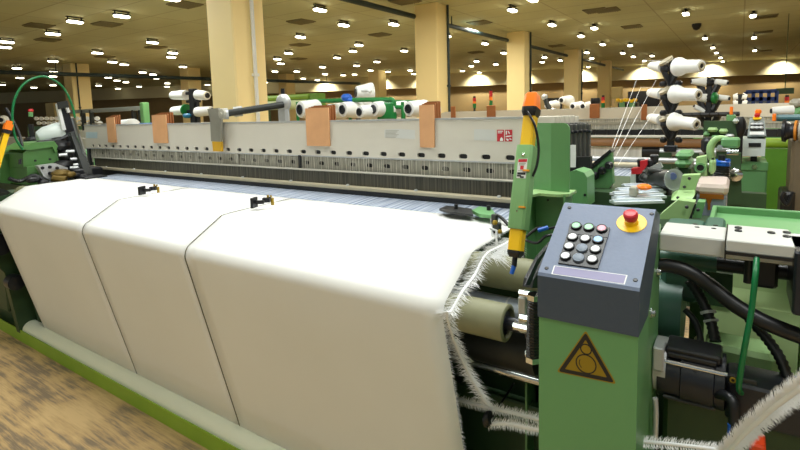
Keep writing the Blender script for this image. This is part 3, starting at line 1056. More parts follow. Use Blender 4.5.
# second, striped post at the far end
t = thing('guard_post', 'yellow and black sensor post with orange cap at the far machine end', 'sensor post')
a, b = at(9.5, 121, X=-4.0), at(-10, 190, X=-4.0)
d = (b - a).normalized(); pn = V((0, d.z, -d.y)); pn = -pn if pn.y > 0 else pn


def bx(m, k0, k1, hw, hd, o=0):
    m.loft([[a + d * k + V((sx * hw + o, 0, 0)) + pn * (sy * hd) for sx, sy in ((-1, 1), (1, 1), (1, -1), (-1, -1))] for k in (k0, k1)])


LL = (b - a).length
m = MB(); bx(m, 0, .02, .015, .014); bx(m, .02, .06, .021, .02); m.build('orange_cap', orange, t, 0)
m = MB(); bx(m, .06, .085, .023, .021); m.build('black_collar', black, t, 0)
m = MB(); bx(m, .085, LL * .8, .017, .015); yp = m.build('yellow_profile', yellow, t, 0)
m = MB(); bx(m, .09, LL * .8, .007, .0155, .0); m.build('black_stripe', black, yp, 0)
m = MB(); bx(m, LL * .75, LL * 1.3, .026, .022); m.build('green_housing', greenC, t, 0)

# ================================================================== GREEN UPRIGHT AND END FRAME
t = thing('upright_bracket', 'tall folded green steel upright with shelf beside the orange-capped post', 'bracket')
def yp_(x, y): return at(x, y, Y=1.47)
m = MB()
zt, zb = yp_(550, 123).z, yp_(550, 192).z
xr = yp_(569.5, 150).x; xm = yp_(551, 150).x; xl = yp_(536.5, 150).x
corner = [(xm, zb), (xr, zb), (xr, zt - .02)] + [(xr - .02 + .02 * math.cos(math.radians(90 * i / 5)), zt - .02 + .02 * math.sin(math.radians(90 * i / 5))) for i in range(6)] + [(xm, zt)]
m.prism([V((x, 1.47, z)) for x, z in corner], (0, .006, 0)); m.build('front_flange', greenC, t, 0)
m = MB()
q = [(xm, 1.47, zb), (xm, 1.47, zt), (xl - .012, 1.50, zt)] + [(xl - .02 - .012 * math.sin(math.radians(18 * i)), 1.505, zt - .02 - (zt - zb - .07) * i / 5) for i in range(6)] + [(xl - .055, 1.51, zb)]
m.prism(q, (0.002, .006, 0)); m.build('web_plate', greenC, t, 0)
m = MB(); m.prism([(xl - .012, 1.39, zb - .005), (xl + .012, 1.38, zb - .005), (xl + .026, 1.42, zb - .005), (xr - .02, 1.42, zb - .005), (xr + .008, 1.44, zb - .005), (xr + .008, 1.52, zb - .005), (xl - .012, 1.52, zb - .005)], (0, 0, .008)); m.build('shelf_plate', greenL, t, 0)
m = MB(); m.box(xl - .014, xr, 1.50, 1.506, .0, zb); m.box(xr - .006, xr, 1.43, 1.50, .0, zb); m.box(xl - .018, xl - .012, 1.42, 1.506, .0, zb)
m.build('lower_channel', greenC, t, 0)
m = MB()
for px, py in ((548, 200), (561, 214), (535, 222)):
    c = at(px, py, Y=1.50); m.lathe(c, (0, -1, 0), [(0, .004), (.003, .0035)], 10)
m.build('rivet', greenD, t)

t = thing('roller_end_frame', 'dark green end frame that carries the olive rollers', 'machine frame')
m = MB(); m.prism([(-.375, 1.24, .0), (-.375, 1.24, 1.02), (-.375, 1.30, 1.10), (-.375, 1.50, 1.12), (-.375, 2.6, 1.12), (-.375, 2.6, 0)], (.03, 0, 0)); m.build('frame_plate', greenD, t, 0)
m = MB(); m.cyl((-.40, UY, UZ), (-.376, UY, UZ), .045, n=24); m.cyl((-.42, LY, LZ_), (-.376, LY, LZ_), .028, n=20); m.cyl((-.40, 1.37, .80), (-.376, 1.37, .80), .05, n=20); m.build('bearing', blackM, t)
t = thing('roller_lever', 'black curved lever with chrome nuts right of the olive rollers', 'lever')
def rl(cx, cy, X): return at(460 + cx / 3.46, 230 + cy / 3.46, X=X)
m = MB(); m.prism([rl(216, 195, -.385), rl(222, 165, -.385), rl(262, 92, -.385), rl(305, 42, -.385), rl(322, 40, -.385), rl(322, 60, -.385), rl(262, 150, -.385), rl(250, 195, -.385)], (.022, 0, 0)); m.build('lever_arm', black, t, 0)
m = MB(); m.prism([rl(222, 190, -.384 + .023), rl(262, 105, -.384 + .023), rl(300, 60, -.384 + .023), rl(300, 68, -.384 + .023), rl(268, 120, -.384 + .023), rl(240, 190, -.384 + .023)], (.002, 0, 0)); m.build('rubber_grip', blackM, t, 0)
for cx, cy, r in ((222, 222, .012), (248, 226, .011), (206, 215, .008), (186, 330, .009), (208, 300, .009), (228, 425, .009)):
    m = MB(); c = rl(cx, cy, -.415); m.cyl(c, c + V((.045, 0, 0)), r, n=6)
    m.build('nut', chrome, t, 20)
m = MB()
c0 = rl(205, 255, -.42); m.box(c0.x, c0.x + .02, c0.y - .01, c0.y + .01, c0.z - .06, c0.z + .02, .003)
c0 = rl(207, 320, -.42); m.box(c0.x, c0.x + .02, c0.y - .012, c0.y + .008, c0.z - .02, c0.z + .02, .003)
m.build('link_plate', steel, t)
t = thing('pressure_spring', 'black vertical coil spring beside the green cabinet and rollers', 'spring')
p0, p1 = rl(258, 240, -.36), rl(250, 440, -.36)
p1 = V((p0.x, p0.y - .01, p1.z))
hel = [p0 + (p1 - p0) * (i / 180) + V((.013 * math.cos(i * .7), .013 * math.sin(i * .7), 0)) for i in range(181)]
m = MB(); m.tube(hel, .0032, 6); m.build('coil', black, t)
m = MB(); m.cyl(p0, p1, .008, n=10); m.build('core_rod', iron, t)
m = MB(); m.cyl(p0 + V((0, 0, .0)), p0 + V((0, 0, .012)), .017, n=6); m.build('nut', chrome, t, 20)
m = MB(); m.cyl(p1 + V((0, 0, -.012)), p1, .017, n=6); m.build('nut', chrome, t, 20)
t = thing('back_plate', 'pale steel curved plate behind the coil spring and rollers', 'plate')
m = MB(); m.cyl((-.425, 1.31, .885), (-.421, 1.31, .885), .12, n=32); m.build('disc', iron, t)
m = MB(); m.cyl((-.4215, 1.31, .885), (-.42, 1.31, .885), .035, n=20); m.build('hub', blackM, t)

# temple / gripper assembly at the cloth's near edge ----------------------------------
t = thing('edge_temple', 'black and green temple arm reaching over the cloth edge', 'temple')
def tp(cx, cy, Z): return at(400 + cx / 3, 170 + cy / 3, Z=Z)
m = MB(); m.prism([tp(118, 122, 1.115), tp(140, 112, 1.115), tp(215, 122, 1.115), tp(220, 140, 1.115), tp(150, 132, 1.115)], (0, 0, .008)); m.build('pointed_blade', black, t, 0)
m = MB(); c = tp(168, 112, 1.128); m.cyl(c + V((0, 0, -.01)), c + V((0, 0, .012)), .008, n=10); c = tp(266, 118, 1.13); m.cyl(c + V((0, 0, -.02)), c + V((0, 0, .015)), .008, n=10); m.build('adjusting_screw', black, t)
m = MB(); m.prism([tp(216, 130, 1.115), tp(238, 118, 1.115), tp(275, 124, 1.115), tp(290, 148, 1.115), tp(240, 142, 1.115)], (0, 0, .012)); m.build('green_holder', greenC, t, 0)
m = MB(); m.tube([tp(272, 130, 1.12), tp(300, 140, 1.12), tp(325, 165, 1.10)], .006, 8, True, 4); m.build('black_hose', black, t)
m = MB(); m.box(-.60, -.47, 1.62, 1.66, 1.06, 1.10, .004); m.build('base_bar', greenC, t)
t = thing('thread_cutter', 'small steel thread cutter of rods and hooks at the cloth edge', 'cutter')
m = MB()
for a_, b_ in (((275, 145, 1.12), (278, 205, 1.09)), ((288, 150, 1.12), (290, 225, 1.085)), ((300, 150, 1.12), (298, 205, 1.09)), ((270, 175, 1.11), (310, 190, 1.10))):
    m.cyl(tp(*a_), tp(*b_), .004, n=8)
m.build('rod', steel, t)
m = MB(); c = tp(292, 175, 1.11); m.box(c.x - .015, c.x + .012, c.y - .01, c.y + .01, c.z - .02, c.z + .02, .004); c = tp(284, 150, 1.13); m.box(c.x - .01, c.x + .01, c.y - .01, c.y + .01, c.z - .015, c.z + .02, .003); m.build('cutter_block', iron, t)
m = MB(); c = tp(285, 158, 1.14); m.ball(c, .009, 8); c = tp(300, 185, 1.115); m.ball(c, .008, 8); m.build('brass_screw', ochre, t)
# thin black cables near the post foot
m = MB(); m.tube([at(526, 237, Y=1.35), at(538, 228, Y=1.36), at(546, 229, Y=1.37), at(556, 227, Y=1.4)], .004, 8, True, 6); m.tube([at(525, 240, Y=1.35), at(537, 243, Y=1.34), at(546, 236, Y=1.36), at(560, 234, Y=1.4)], .004, 8, True, 6)
tag(m.build('sensor_cable', black), 'pair of thin black cables behind the foot of the sensor post', 'cable')
m = MB(); m.cyl(at(538, 230.5, Y=1.345), at(548, 227.5, Y=1.36), .006, n=10)
tag(m.build('cable_plug', blue), 'small blue cable plug behind the sensor post foot', 'plug')

# ================================================================== SELVEDGE WASTE STRIPS
def strip(path, wv, label, hw=.008, lens=(.014, .028), dens=3, step=.0028, both=True, out=None):
    """a flat twisted band of threads with cut weft ends standing out on each side; wv gives the sideways vector"""
    pts = spline([V(p) for p in path], 14)
    t = thing('selvedge_strip', label, 'waste strip')
    m = MB()
    R = []
    for i, p in enumerate(pts):
        R.append([p - wv * hw, p + wv * hw])
    m.loft(R, False, False)
    o = m.build('band', fibre, t, 60); s = o.modifiers.new('thick', 'SOLIDIFY'); s.thickness = .0015; s.offset = 0
    m = MB()
    for a, b in zip(pts, pts[1:]):
        L = (b - a).length; k = max(1, int(L / step)); tg = (b - a) / L
        nrm = wv.cross(tg).normalized()
        for i in range(k):
            p = a + (b - a) * (i / k)
            for sg in ((-1, 1) if both else (1,)):
                for _ in range(dens):
                    ln = random.uniform(*lens)
                    q = p + wv * (sg * (hw + ln)) + nrm * random.uniform(-.35, .35) * ln + tg * random.uniform(.05, .9) * ln
                    m.strand(p + wv * (sg * hw * .6), q, .0007, random.uniform(-.001, .003))
    m.build('cut_ends', fibre, t, 0, None, 'stuff')
    return t


# along the cloth edge over both rollers, then hanging
NX = CXR + .034
pr = [(NX + .02, y - .0, z + .002) for y, z in CP if y > 1.3][1:]
path = [(NX + .03, 1.46, 1.097), (NX + .02, 1.37, 1.094), (NX + .012, 1.29, 1.088), (NX + .004, 1.235, 1.045), (NX, 1.165, 1.018), (NX - .008, 1.118, .98), at(447, 314, Y=1.112), at(452, 335, Y=1.14), at(461, 358, Y=1.18), at(473, 382, Y=1.21), at(487, 405, Y=1.235)]
strip(path, V((1, 0, 0)), 'white frayed selvedge strip curling over the rollers beside the cloth edge', .0035, (.012, .036), 3, .003, True, None)
# long loose threads combed over the upper roller
m = MB()
for i in range(150):
    k = i / 150
    p = V((NX + .025, 1.42 - .13 * k, 1.096 - .012 * k))
    p2 = p + V((random.uniform(.04, .085), random.uniform(-.05, -.015), random.uniform(-.025, .004)))
    m.strand(p, p2, .0009, -.006)
tag(m.build('loose_threads', fibre, None, 0), 'loose white threads fanned over the upper olive roller', 'threads', None, 'stuff')
def lw(px, py, Y): return at(px, py, Y=Y)
strip([lw(440, 395, 1.30), lw(470, 403, 1.28), lw(505, 411, 1.25), lw(545, 421, 1.22)], V((0, .25, .97)), 'frayed white waste strip passing low behind the black clip', .005, (.006, .016), 2)
strip([lw(488, 424, 1.24), lw(510, 424, 1.22), lw(532, 429, 1.18), lw(560, 432, 1.14)], V((0, .25, .97)), 'frayed white waste strip running from the black clip to the cabinet', .005, (.006, .016), 2)
t = thing('strip_clip', 'small black clip holding two waste strips low by the cabinet', 'clip')
c = lw(488, 419, 1.24)
m = MB()
for k in (-1, 0, 1): m.lathe(c + V((.004 * k, 0, .006 * k)), (1, 0, .3), [(-.004, .014), (-.004, .018), (.004, .018), (.004, .014)], 16)
m.build('coil_ring', black, t)
m = MB(); m.cyl(c + V((0, .01, -.01)), (c.x, 1.44, c.z + .01), .004, n=8); m.build('peg', black, t)
# cross ledge supporting the clip region
m = MB(); m.box(-3.9, -.36, 1.43, 1.47, .50, .58, .006)
tag(m.build('cross_beam', greenD), 'dark green lower cross beam behind the waste strips', 'beam')

# right-hand strips (bottom right of the picture)
strip([lw(637, 441, 1.05), lw(670, 444, 1.05), lw(705, 448, 1.06), lw(722, 451, 1.07)], V((0, .35, .93)), 'white waste strip crossing level under the black motor', .0035, (.006, .012), 5)
strip([lw(722, 458, 1.07), lw(748, 431, 1.03), lw(775, 407, 1.0), lw(812, 380, .96)], V((-.45, .1, .85)).normalized(), 'thick frayed white waste strip slanting up below the black motor', .0045, (.008, .021), 7, .002)

# ================================================================== RAIL, TRAY, MOTOR, HOSES AT THE NEAR RIGHT
t = thing('end_rail', 'silver grey steel rail running from the grey panel with black bolts', 'rail')
m = MB(); m.box(-.137, .75, 1.20, 1.325, 1.184, 1.222, .003); m.build('rail_body', railm, t)
m = MB(); m.box(-.014, .095, 1.17, 1.325, 1.206, 1.229, .002); m.build('bolted_plate', railm, t)
m = MB(); m.box(-.016, -.0135, 1.172, 1.326, 1.185, 1.23); m.box(-.014, .095, 1.168, 1.2, 1.2, 1.206); m.build('dark_joint', black, t)
m = MB()
for cx, cy in ((553, 393), (553, 405), (685, 413), (747, 412), (747, 428)):
    c = at(600 + cx / 4, 130 + cy / 4, Z=1.229); m.lathe(c, (0, 0, 1), [(0, .007), (.003, .007), (.004, .004)], 12)
for cx, cy in ((380, 377), (388, 389), (462, 382), (455, 394)):
    c = at(600 + cx / 4, 130 + cy / 4, Z=1.222); m.lathe(c, (0, 0, 1), [(0, .005), (.001, .005)], 12)
m.build('bolt', black, t)
m = MB(); m.box(.094, .14, 1.16, 1.30, 1.10, 1.222, .004); m.build('end_stop', blackM, t)

t = thing('drip_tray', 'shallow green tray with raised rim behind the silver rail', 'tray')
TX0, TX1, TY0, TY1, TZ = -.058, .62, 1.43, 1.735, 1.20
m = MB(); m.box(TX0, TX1, TY0, TY1, TZ - .026, TZ - .02); m.build('tray_floor', greenC, t)
m = MB()
for a_ in ((TX0, TX1, TY0, TY0 + .012), (TX0, TX1, TY1 - .012, TY1), (TX0, TX0 + .012, TY0 + .012, TY1 - .012), (TX1 - .012, TX1, TY0 + .012, TY1 - .012)): m.box(*a_, TZ - .04, TZ, .003)
m.build('rim', greenC, t)
m = MB(); m.box(TX0 + .3, TX0 + .33, TY1 - .06, TY1 - .03, .74, TZ - .026); m.build('support', greenD, t)

# servo motor -----------------------------------------------------------------
t = thing('drive_motor', 'large black servo motor lying level beside the green cabinet', 'motor')
MY, MZ = 1.20, .918
m = MB()
prof = [(-.128, .05), (-.128, .058), (-.085, .058), (-.083, .062), (-.025, .062), (-.023, .058), (-.006, .058), (-.004, .05)]
m.lathe((0, MY, MZ), (1, 0, 0), prof, 32); m.build('barrel', blackM, t, 30)
m = MB(); m.box(-.004, .5, MY - .048, MY + .05, MZ - .056, MZ + .026, .006); m.build('motor_case', blackM, t)
m = MB(); m.box(-.115, -.012, MY - .04, MY + .03, MZ + .05, MZ + .068, .004); m.box(-.11, -.02, MY - .045, MY - .03, MZ + .048, MZ + .058, .002); m.build('terminal_box', black, t)
m = MB(); m.cyl((-.135, MY - .05, MZ + .040), (.0, MY - .05, MZ + .040), .0045, n=10); m.build('tie_rod', chrome, t)
m = MB(); m.cyl((-.115, MY - .048, MZ - .040), (-.02, MY - .048, MZ - .040), .004, n=10); m.build('tie_rod', iron, t)
m = MB(); m.box(-.002, .016, MY - .062, MY - .048, MZ + .028, MZ + .048, .003); m.build('lug', black, t)
m = MB(); m.lathe((.007, MY - .062, MZ + .038), (0, -1, 0), [(0, .0055), (.002, .0055), (.002, .003)], 12, False); m.build('brass_eyelet', ochre, t)
m = MB(); m.box(.018, .046, MY - .054, MY - .05, MZ + .034, MZ + .042, .001); m.build('type_plate', iron, t)
m = MB(); m.lathe((-.055, MY - .048, MZ + .034), (0, -.75, .66), [(0, .008), (.004, .008), (.005, .004)], 8); m.build('plug_screw', black, t)
m = MB(); m.cyl((-.136, MY, MZ + .01), (-.112, MY, MZ + .01), .058, n=28); m.box(-.136, -.115, MY - .065, MY - .02, MZ + .02, MZ + .072, .003); m.build('mounting_flange', steel, t)
m = MB(); m.box(-.12, .46, 1.2, 1.28, MZ - .30, MZ - .055, .01); m.build('pedestal', greenD, t)

# hoses --------------------------------------------------------------------------
def hp(cx, cy, Y): return at(630 + cx / 4.088, 240 + cy / 4.088, Y=Y)
def hose(path, r, label, name='black_hose', mm=black, rib=0, k=8):
    pts = spline([V(p) for p in path], k)
    m = MB()
    if rib:
        fine = []
        for a_, b_ in zip(pts, pts[1:]):
            kk = max(1, int((b_ - a_).length / (rib / 2)))
            fine += [a_ + (b_ - a_) * (i / kk) for i in range(kk)]
        rr = [r if i % 2 else r * .82 for i in range(len(fine))]
        m.tube(fine, rr, 14)
    else: m.tube(pts, r, 14)
    return tag(m.build(name, mm, None, 60), label, 'hose')


hose([hp(120, 105, 1.22), hp(160, 105, 1.22), hp(230, 125, 1.22), hp(320, 180, 1.22), hp(420, 260, 1.21), hp(520, 320, 1.2), hp(620, 365, 1.2), hp(760, 415, 1.2)], .0155, 'thick black hose sagging under the silver rail')
hose([hp(240, 165, 1.30), hp(280, 220, 1.29), hp(310, 280, 1.28), hp(335, 350, 1.27), hp(350, 420, 1.25)], .012, 'ribbed black conduit with chrome gland beneath the thick hose', 'ribbed_conduit', black, .006)
m = MB(); a_, b_ = hp(318, 290, 1.28), hp(332, 335, 1.27); m.cyl(a_, a_ + (b_ - a_) * .25, .016, n=12); m.cyl(b_, b_ + (a_ - b_) * .2, .017, n=6)
tag(m.build('conduit_gland', steel), 'chrome cable gland on the ribbed black conduit', 'gland')
hose([hp(225, 285, 1.3), hp(265, 330, 1.29), hp(285, 385, 1.28), hp(290, 440, 1.26)], .007, 'thin black hose curving behind the motor near the cabinet')
hose([at(738, 306, Y=1.30), at(752, 322, Y=1.29), at(768, 340, Y=1.27), at(781, 360, Y=1.25), at(788, 380, Y=1.23)], .0115, 'ribbed black hose bending down over the green housing', 'ribbed_conduit', black, .006)
hose([hp(518, 75, 1.17), hp(512, 150, 1.14), hp(495, 300, 1.13), hp(470, 430, 1.12), at(739, 385, Y=1.125), at(741, 393, Y=1.15)], .0052, 'thin bright green tube hanging in front of the black motor', 'green_tube', greenV)
hose([at(712, 393, Y=1.16), at(730, 398, Y=1.13), at(734, 415, Y=1.12), at(733, 450, Y=1.12)], .010, 'short black hose below the motor', 'black_hose')
hose([at(730, 424, Y=1.115), at(729.5, 440, Y=1.115), at(729, 460, Y=1.11)], .0042, 'short blue air tube below the motor', 'blue_tube', blue)
hose([at(655, 398, Y=1.12), at(656, 415, Y=1.12), at(655, 440, Y=1.12)], .006, 'grey braided hose beside the cabinet edge below the motor', 'braided_hose', steel, .004)
hose([at(650, 330, Y=1.3), at(648, 400, Y=1.3), at(645, 470, Y=1.3)], .02, 'dark hose standing behind the cabinet edge')

# shaft under the rail
t = thing('cross_shaft', 'black shaft with clamp under the silver rail', 'shaft')
a_, b_ = hp(355, 98, 1.32), hp(700, 150, 1.32); b_ = V((b_.x, a_.y, a_.z))
m = MB(); m.cyl(a_, a_ + V((.6, 0, 0)), .016, n=16); m.build('shaft_bar', black, t)
m = MB(); m.cyl(a_ + V((-.16, 0, 0)), a_ + V((.0, 0, 0)), .02, n=18); m.build('green_sleeve', greenT, t)
c = hp(545, 125, 1.32)
m = MB(); m.box(c.x - .02, c.x + .025, 1.29, 1.35, c.z - .03, c.z + .035, .006); m.build('clamp', black, t)
m = MB(); m.cyl((c.x - .028, 1.28, c.z + .045), (c.x - .028, 1.28, c.z - .02), .008, n=10); m.build('pinch_bolt', iron, t)
# teal-green gearbox block right behind the cabinet
t = thing('gearbox', 'dark teal green gearbox block between grey panel and thick hose', 'gearbox')
m = MB(); m.box(-.15, -.06, 1.36, 1.5, 1.02, 1.20, .012); m.build('upper_block', greenT, t)
m = MB(); m.box(-.062, -.02, 1.35, 1.5, 1.12, 1.21, .008); m.build('side_lug', greenT, t)
m = MB(); m.cyl((-.22, 1.40, .98), (-.10, 1.40, .98), .09, n=32); m.build('round_cover', greenT, t)
m = MB(); m.lathe((-.045, 1.35, 1.155), (0, -1, 0), [(0, .008), (.004, .007)], 12); m.build('bolt', black, t)

# pale green casting deep at right
t = thing('sump_casting', 'pale green cast housing with sloping ledge seen under the rail', 'casting')
m = MB()
m.loft([[V((x, y, z)) for y, z in ((1.52, .74), (1.52, .98), (1.60, 1.0), (1.72, 1.14), (1.9, 1.17), (1.9, .74))] for x in (-.06, .14)])
m.loft([[V((x, y, z)) for y, z in ((1.55, .74), (1.55, .96), (1.63, .99), (1.75, 1.12), (1.9, 1.15), (1.9, .74))] for x in (.14, .145)])
m.loft([[V((x, y, z)) for y, z in ((1.52, .74), (1.52, .98), (1.60, 1.0), (1.72, 1.14), (1.9, 1.17), (1.9, .74))] for x in (.145, .7)])
m.build('sloping_body', mat('lit_pale_green', (198, 222, 158), .45, noise=.06), t, 30)  # paler green, brightness put into the colour where little light arrives
m = MB(); m.box(-.1, .7, 1.40, 1.9, .55, .74, .02); m.build('lower_body', greenC, t)
m = MB(); m.box(-.05, .09, 1.33, 1.42, .86, .94, .012); m.build('terminal_cover', greenL, t)
m = MB()
c = at(722, 335.5, Y=1.33)
m.lathe((-.03, 1.33, .92), (0, -1, 0), [(0, .006), (.003, .005)], 10); m.build('bolt', black, t)
m = MB(); m.box(-.12, .7, 1.42, 1.44, .0, .56); m.build('skirt', greenD, t)
m = MB(); c = at(722, 290, Y=1.5); m.box(-.062, -.0, 1.512, 1.53, .97, 1.06); m.build('recess_plate', greenD, t)
m = MB(); m.box(-.02, -.008, 1.508, 1.512, .985, 1.01); m.build('yellow_tag', ochre, t)
# lower machine bed
t = thing('machine_bed', 'dark green machine bed with ribs under the black motor', 'machine frame')
m = MB(); m.box(-.13, .6, 1.18, 1.40, .62, .70, .01); m.build('bed_plate', greenC, t)
m = MB(); m.box(-.13, .6, 1.16, 1.19, .0, .68); m.build('bed_front', greenC, t)
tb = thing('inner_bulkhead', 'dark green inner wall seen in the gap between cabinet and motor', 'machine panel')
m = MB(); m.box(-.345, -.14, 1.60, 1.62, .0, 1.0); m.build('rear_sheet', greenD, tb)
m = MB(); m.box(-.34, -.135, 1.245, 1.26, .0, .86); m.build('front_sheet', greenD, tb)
m = MB(); m.prism([(-.08, 1.158, .66), (-.03, 1.158, .72), (.02, 1.158, .66)], (0, .02, 0)); m.build('rib', iron, t, 0)
m = MB(); c = at(757, 447, Y=1.1); m.box(c.x - .012, c.x + .014, c.y, c.y + .05, c.z - .02, c.z + .004, .004); m.build('red_cover', mat('orange_red_cap', (226, 72, 28), .4), t)
# ================================================================== BEHIND THE RIGHT END OF THE LOOM
def cr(cx, cy, Y): return at(600 + cx / 4, 130 + cy / 4, Y=Y)      # crop used while measuring
def cs(cx, cy, Y): return at(630 + cx / 5, 130 + cy / 5, Y=Y)
def c3_(cx, cy, Y): return at(500 + cx / 3, 80 + cy / 3, Y=Y)
def ck(cx, cy, Y): return at(700 + cx / 3.21, 80 + cy / 3.21, Y=Y)


def plate(m, pts, th): m.prism(pts, (0, th, 0)); return m


# dark plates beside the green upright
t = thing('stave_guide', 'black plate guide beside the dark frame ends, behind the green upright', 'guide')
m = MB(); plate(m, [c3_(210, 232, 1.9), c3_(271, 230, 1.9), c3_(271, 372, 1.9), (at(590, 205, Y=1.9)), c3_(212, 375, 1.9)], .03); m.build('guide_plate', black, t, 0)
m = MB(); plate(m, [c3_(211, 195, 1.89), c3_(227, 195, 1.89), c3_(227, 262, 1.89), c3_(211, 262, 1.89)], .004); m.build('white_panel', paperw, t, 0)
t = thing('rounded_cover', 'small green rounded cover behind the shelf of the green upright', 'cover')
m = MB(); plate(m, [c3_(208, 276, 1.66), c3_(228, 270, 1.66), c3_(252, 278, 1.66), c3_(261, 292, 1.66), c3_(262, 380, 1.66), c3_(208, 400, 1.66)], .10); m.build('cover_body', greenC, t, 0)
m = MB(); c = c3_(255, 345, 1.66); m.lathe(c, (0, -1, 0), [(0, .005), (.003, .004)], 10); m.build('screw', black, t)
t = thing('slanted_bracket', 'green slanted bracket with black top and knobs behind the grey panel', 'bracket')
m = MB(); plate(m, [c3_(270, 268, 2.05), c3_(334, 216, 2.05), c3_(338, 310, 2.05), c3_(318, 335, 2.05), c3_(318, 372, 2.05), c3_(268, 380, 2.05)], .04); m.build('bracket_plate', greenC, t, 0)
m = MB(); plate(m, [c3_(262, 262, 2.04), c3_(330, 208, 2.04), c3_(335, 216, 2.04), c3_(268, 272, 2.04)], .08); m.build('rubber_top', black, t, 0)
m = MB()
for cx, cy in ((307, 272), (286, 287), (328, 256)):
    c = c3_(cx, cy, 2.045); m.lathe(c, (0, -1, 0), [(0, .016), (.01, .016), (.02, .010), (.03, .010)], 12)
m.build('knob', black, t)
m = MB(); c = c3_(286, 352, 2.0); m.cyl(c + V((0, 0, -.03)), c, .014, n=12); m.ball(c + V((0, 0, .012)), .022, 10); m.cyl(c + V((0, 0, -.2)), c + V((0, 0, -.03)), .007, n=8)
m.build('lever_knob', black, t)

# stack of bright guide strips with clamps -------------------------------------------
ZS = 1.19
strips = [((52, 262), (248, 250)), ((70, 246), (255, 240)), ((92, 228), (215, 226)), ((60, 280), (250, 268)), ((48, 294), (245, 288))]
t = thing('guide_strips', 'stack of bright steel weft guide strips behind the grey panel', 'guide strips')
for k, (a_, b_) in enumerate(strips):
    p, q = at(600 + a_[0] / 4, 130 + a_[1] / 4, Z=ZS), at(600 + b_[0] / 4, 130 + b_[1] / 4, Z=ZS)
    d = (q - p).normalized(); s = V((-d.y, d.x, 0)) * .021
    m = MB(); m.loft([[p - s, p + s, p + s + V((0, 0, .008)), p - s + V((0, 0, .008))], [q - s, q + s, q + s + V((0, 0, .008)), q - s + V((0, 0, .008))]])
    m.obox((p + q) / 2 + V((0, 0, .011)), (q - p) * .5, s * .25, V((0, 0, .003)))
    m.build('guide_strip', MATS.get('bright_strip') or mat('bright_strip', (222, 230, 238), .35, metal=.2), t, 0)
p = at(645, 195, Z=1.15)
m = MB(); m.box(p.x - .22, p.x + .12, p.y - .2, p.y + .3, .9, 1.183); m.build('support_block', greenD, t)
t = thing('orange_clip', 'orange and grey clip lying on the bright steel strips', 'clip')
c = at(644, 187, Z=1.23)
m = MB(); m.ball(c, .022, 12, (1.1, 1, .5)); m.build('orange_body', orange, t)
c = at(634, 190, Z=1.22)
m = MB(); m.box(c.x - .012, c.x + .012, c.y - .02, c.y + .02, c.z - .02, c.z + .012, .004); m.build('grey_jaw', aluD, t)
t = thing('weft_brake', 'red and white weft brake block with black knobs', 'weft brake')
m = MB(); plate(m, [cr(125, 155, 2.2), cr(160, 150, 2.2), cr(160, 125, 2.2), cr(188, 120, 2.2), cr(188, 140, 2.2), cr(165, 175, 2.2), cr(125, 178, 2.2)], .05); m.build('red_block', red, t, 0)
m = MB(); plate(m, [cr(122, 176, 2.2), cr(142, 176, 2.2), cr(142, 222, 2.2), cr(122, 222, 2.2)], .05); m.build('white_block', whitem, t, 0)
m = MB(); plate(m, [cr(140, 160, 2.21), cr(200, 150, 2.21), cr(215, 190, 2.21), cr(190, 215, 2.21), cr(142, 215, 2.21)], .06); m.build('black_body', black, t, 0)
m = MB()
for cx, cy in ((165, 130), (202, 132), (218, 112)):
    c = cr(cx, cy, 2.24); m.lathe(c + V((0, 0, -.08)), (0, 0, 1), [(0, .008), (.06, .008), (.065, .014), (.09, .017), (.095, .012)], 14)
m.build('knob', black, t)
m = MB(); plate(m, [cr(168, 165, 2.19), cr(240, 130, 2.19), cr(250, 150, 2.19), cr(215, 175, 2.19)], .03); m.build('steel_arm', steel, t, 0)
t = thing('weft_feeder', 'clear round cover of a weft feeder beside the corrugated hose', 'weft feeder')
c = cr(288, 198, 1.95)
m = MB(); m.lathe(c, (.7, -.7, .1), [(0, .001), (.002, .030), (.006, .037), (.012, .038)], 28); m.build('clear_disc', clear, t)
m = MB(); m.lathe(c, (-.7, .7, -.1), [(-.002, .034), (.03, .033), (.045, .026), (.10, .024)], 24); m.build('drum', iron, t)
m = MB(); m.lathe(c + V((.001, -.006, .012)), (.35, -.9, .1), [(0, .014), (.01, .012)], 18); m.build('blue_hub', mat('slate_blue_hub', (80, 92, 140), .4), t)
m = MB(); c2 = cr(240, 172, 1.95); m.cyl(c2 + V((-.05, .05, 0)), c + V((-.02, .08, .01)), .014, n=14); m.build('neck', iron, t)
hose([cr(165, 185, 2.1), cr(200, 200, 2.08), cr(245, 208, 2.04), cr(268, 240, 2.0), cr(270, 290, 1.97), cr(268, 330, 1.96)], .016, 'ribbed grey elbow hose behind the emergency stop', 'ribbed_conduit', iron, .01)

# green machine arms -------------------------------------------------------------------
t = thing('cranked_bracket', 'pale green cranked machine arm with slotted plate behind the silver rail', 'machine arm')
m = MB(); plate(m, [cs(262, 228, 1.9), cs(350, 224, 1.9), cs(325, 300, 1.9), cs(322, 330, 1.86), cs(300, 360, 1.84), cs(205, 350, 1.84), cs(210, 322, 1.86), cs(245, 300, 1.9)], .05); m.build('arm_plate', greenL, t, 0)
m = MB(); plate(m, [cs(150, 425, 1.62), cs(240, 350, 1.62), cs(325, 362, 1.62), cs(310, 400, 1.62), cs(290, 450, 1.62), cs(150, 445, 1.62)], .05); m.build('lower_plate', greenL, t, 0)
m = MB(); plate(m, [cs(298, 440, 1.60), cs(325, 368, 1.60), cs(332, 370, 1.60), cs(308, 442, 1.60)], .04); m.build('dark_slot', black, t, 0)
m = MB(); plate(m, [cs(312, 440, 1.6), cs(338, 360, 1.6), cs(375, 362, 1.6), cs(356, 440, 1.6)], .05); m.build('clamp_bar', greenC, t, 0)
m = MB()
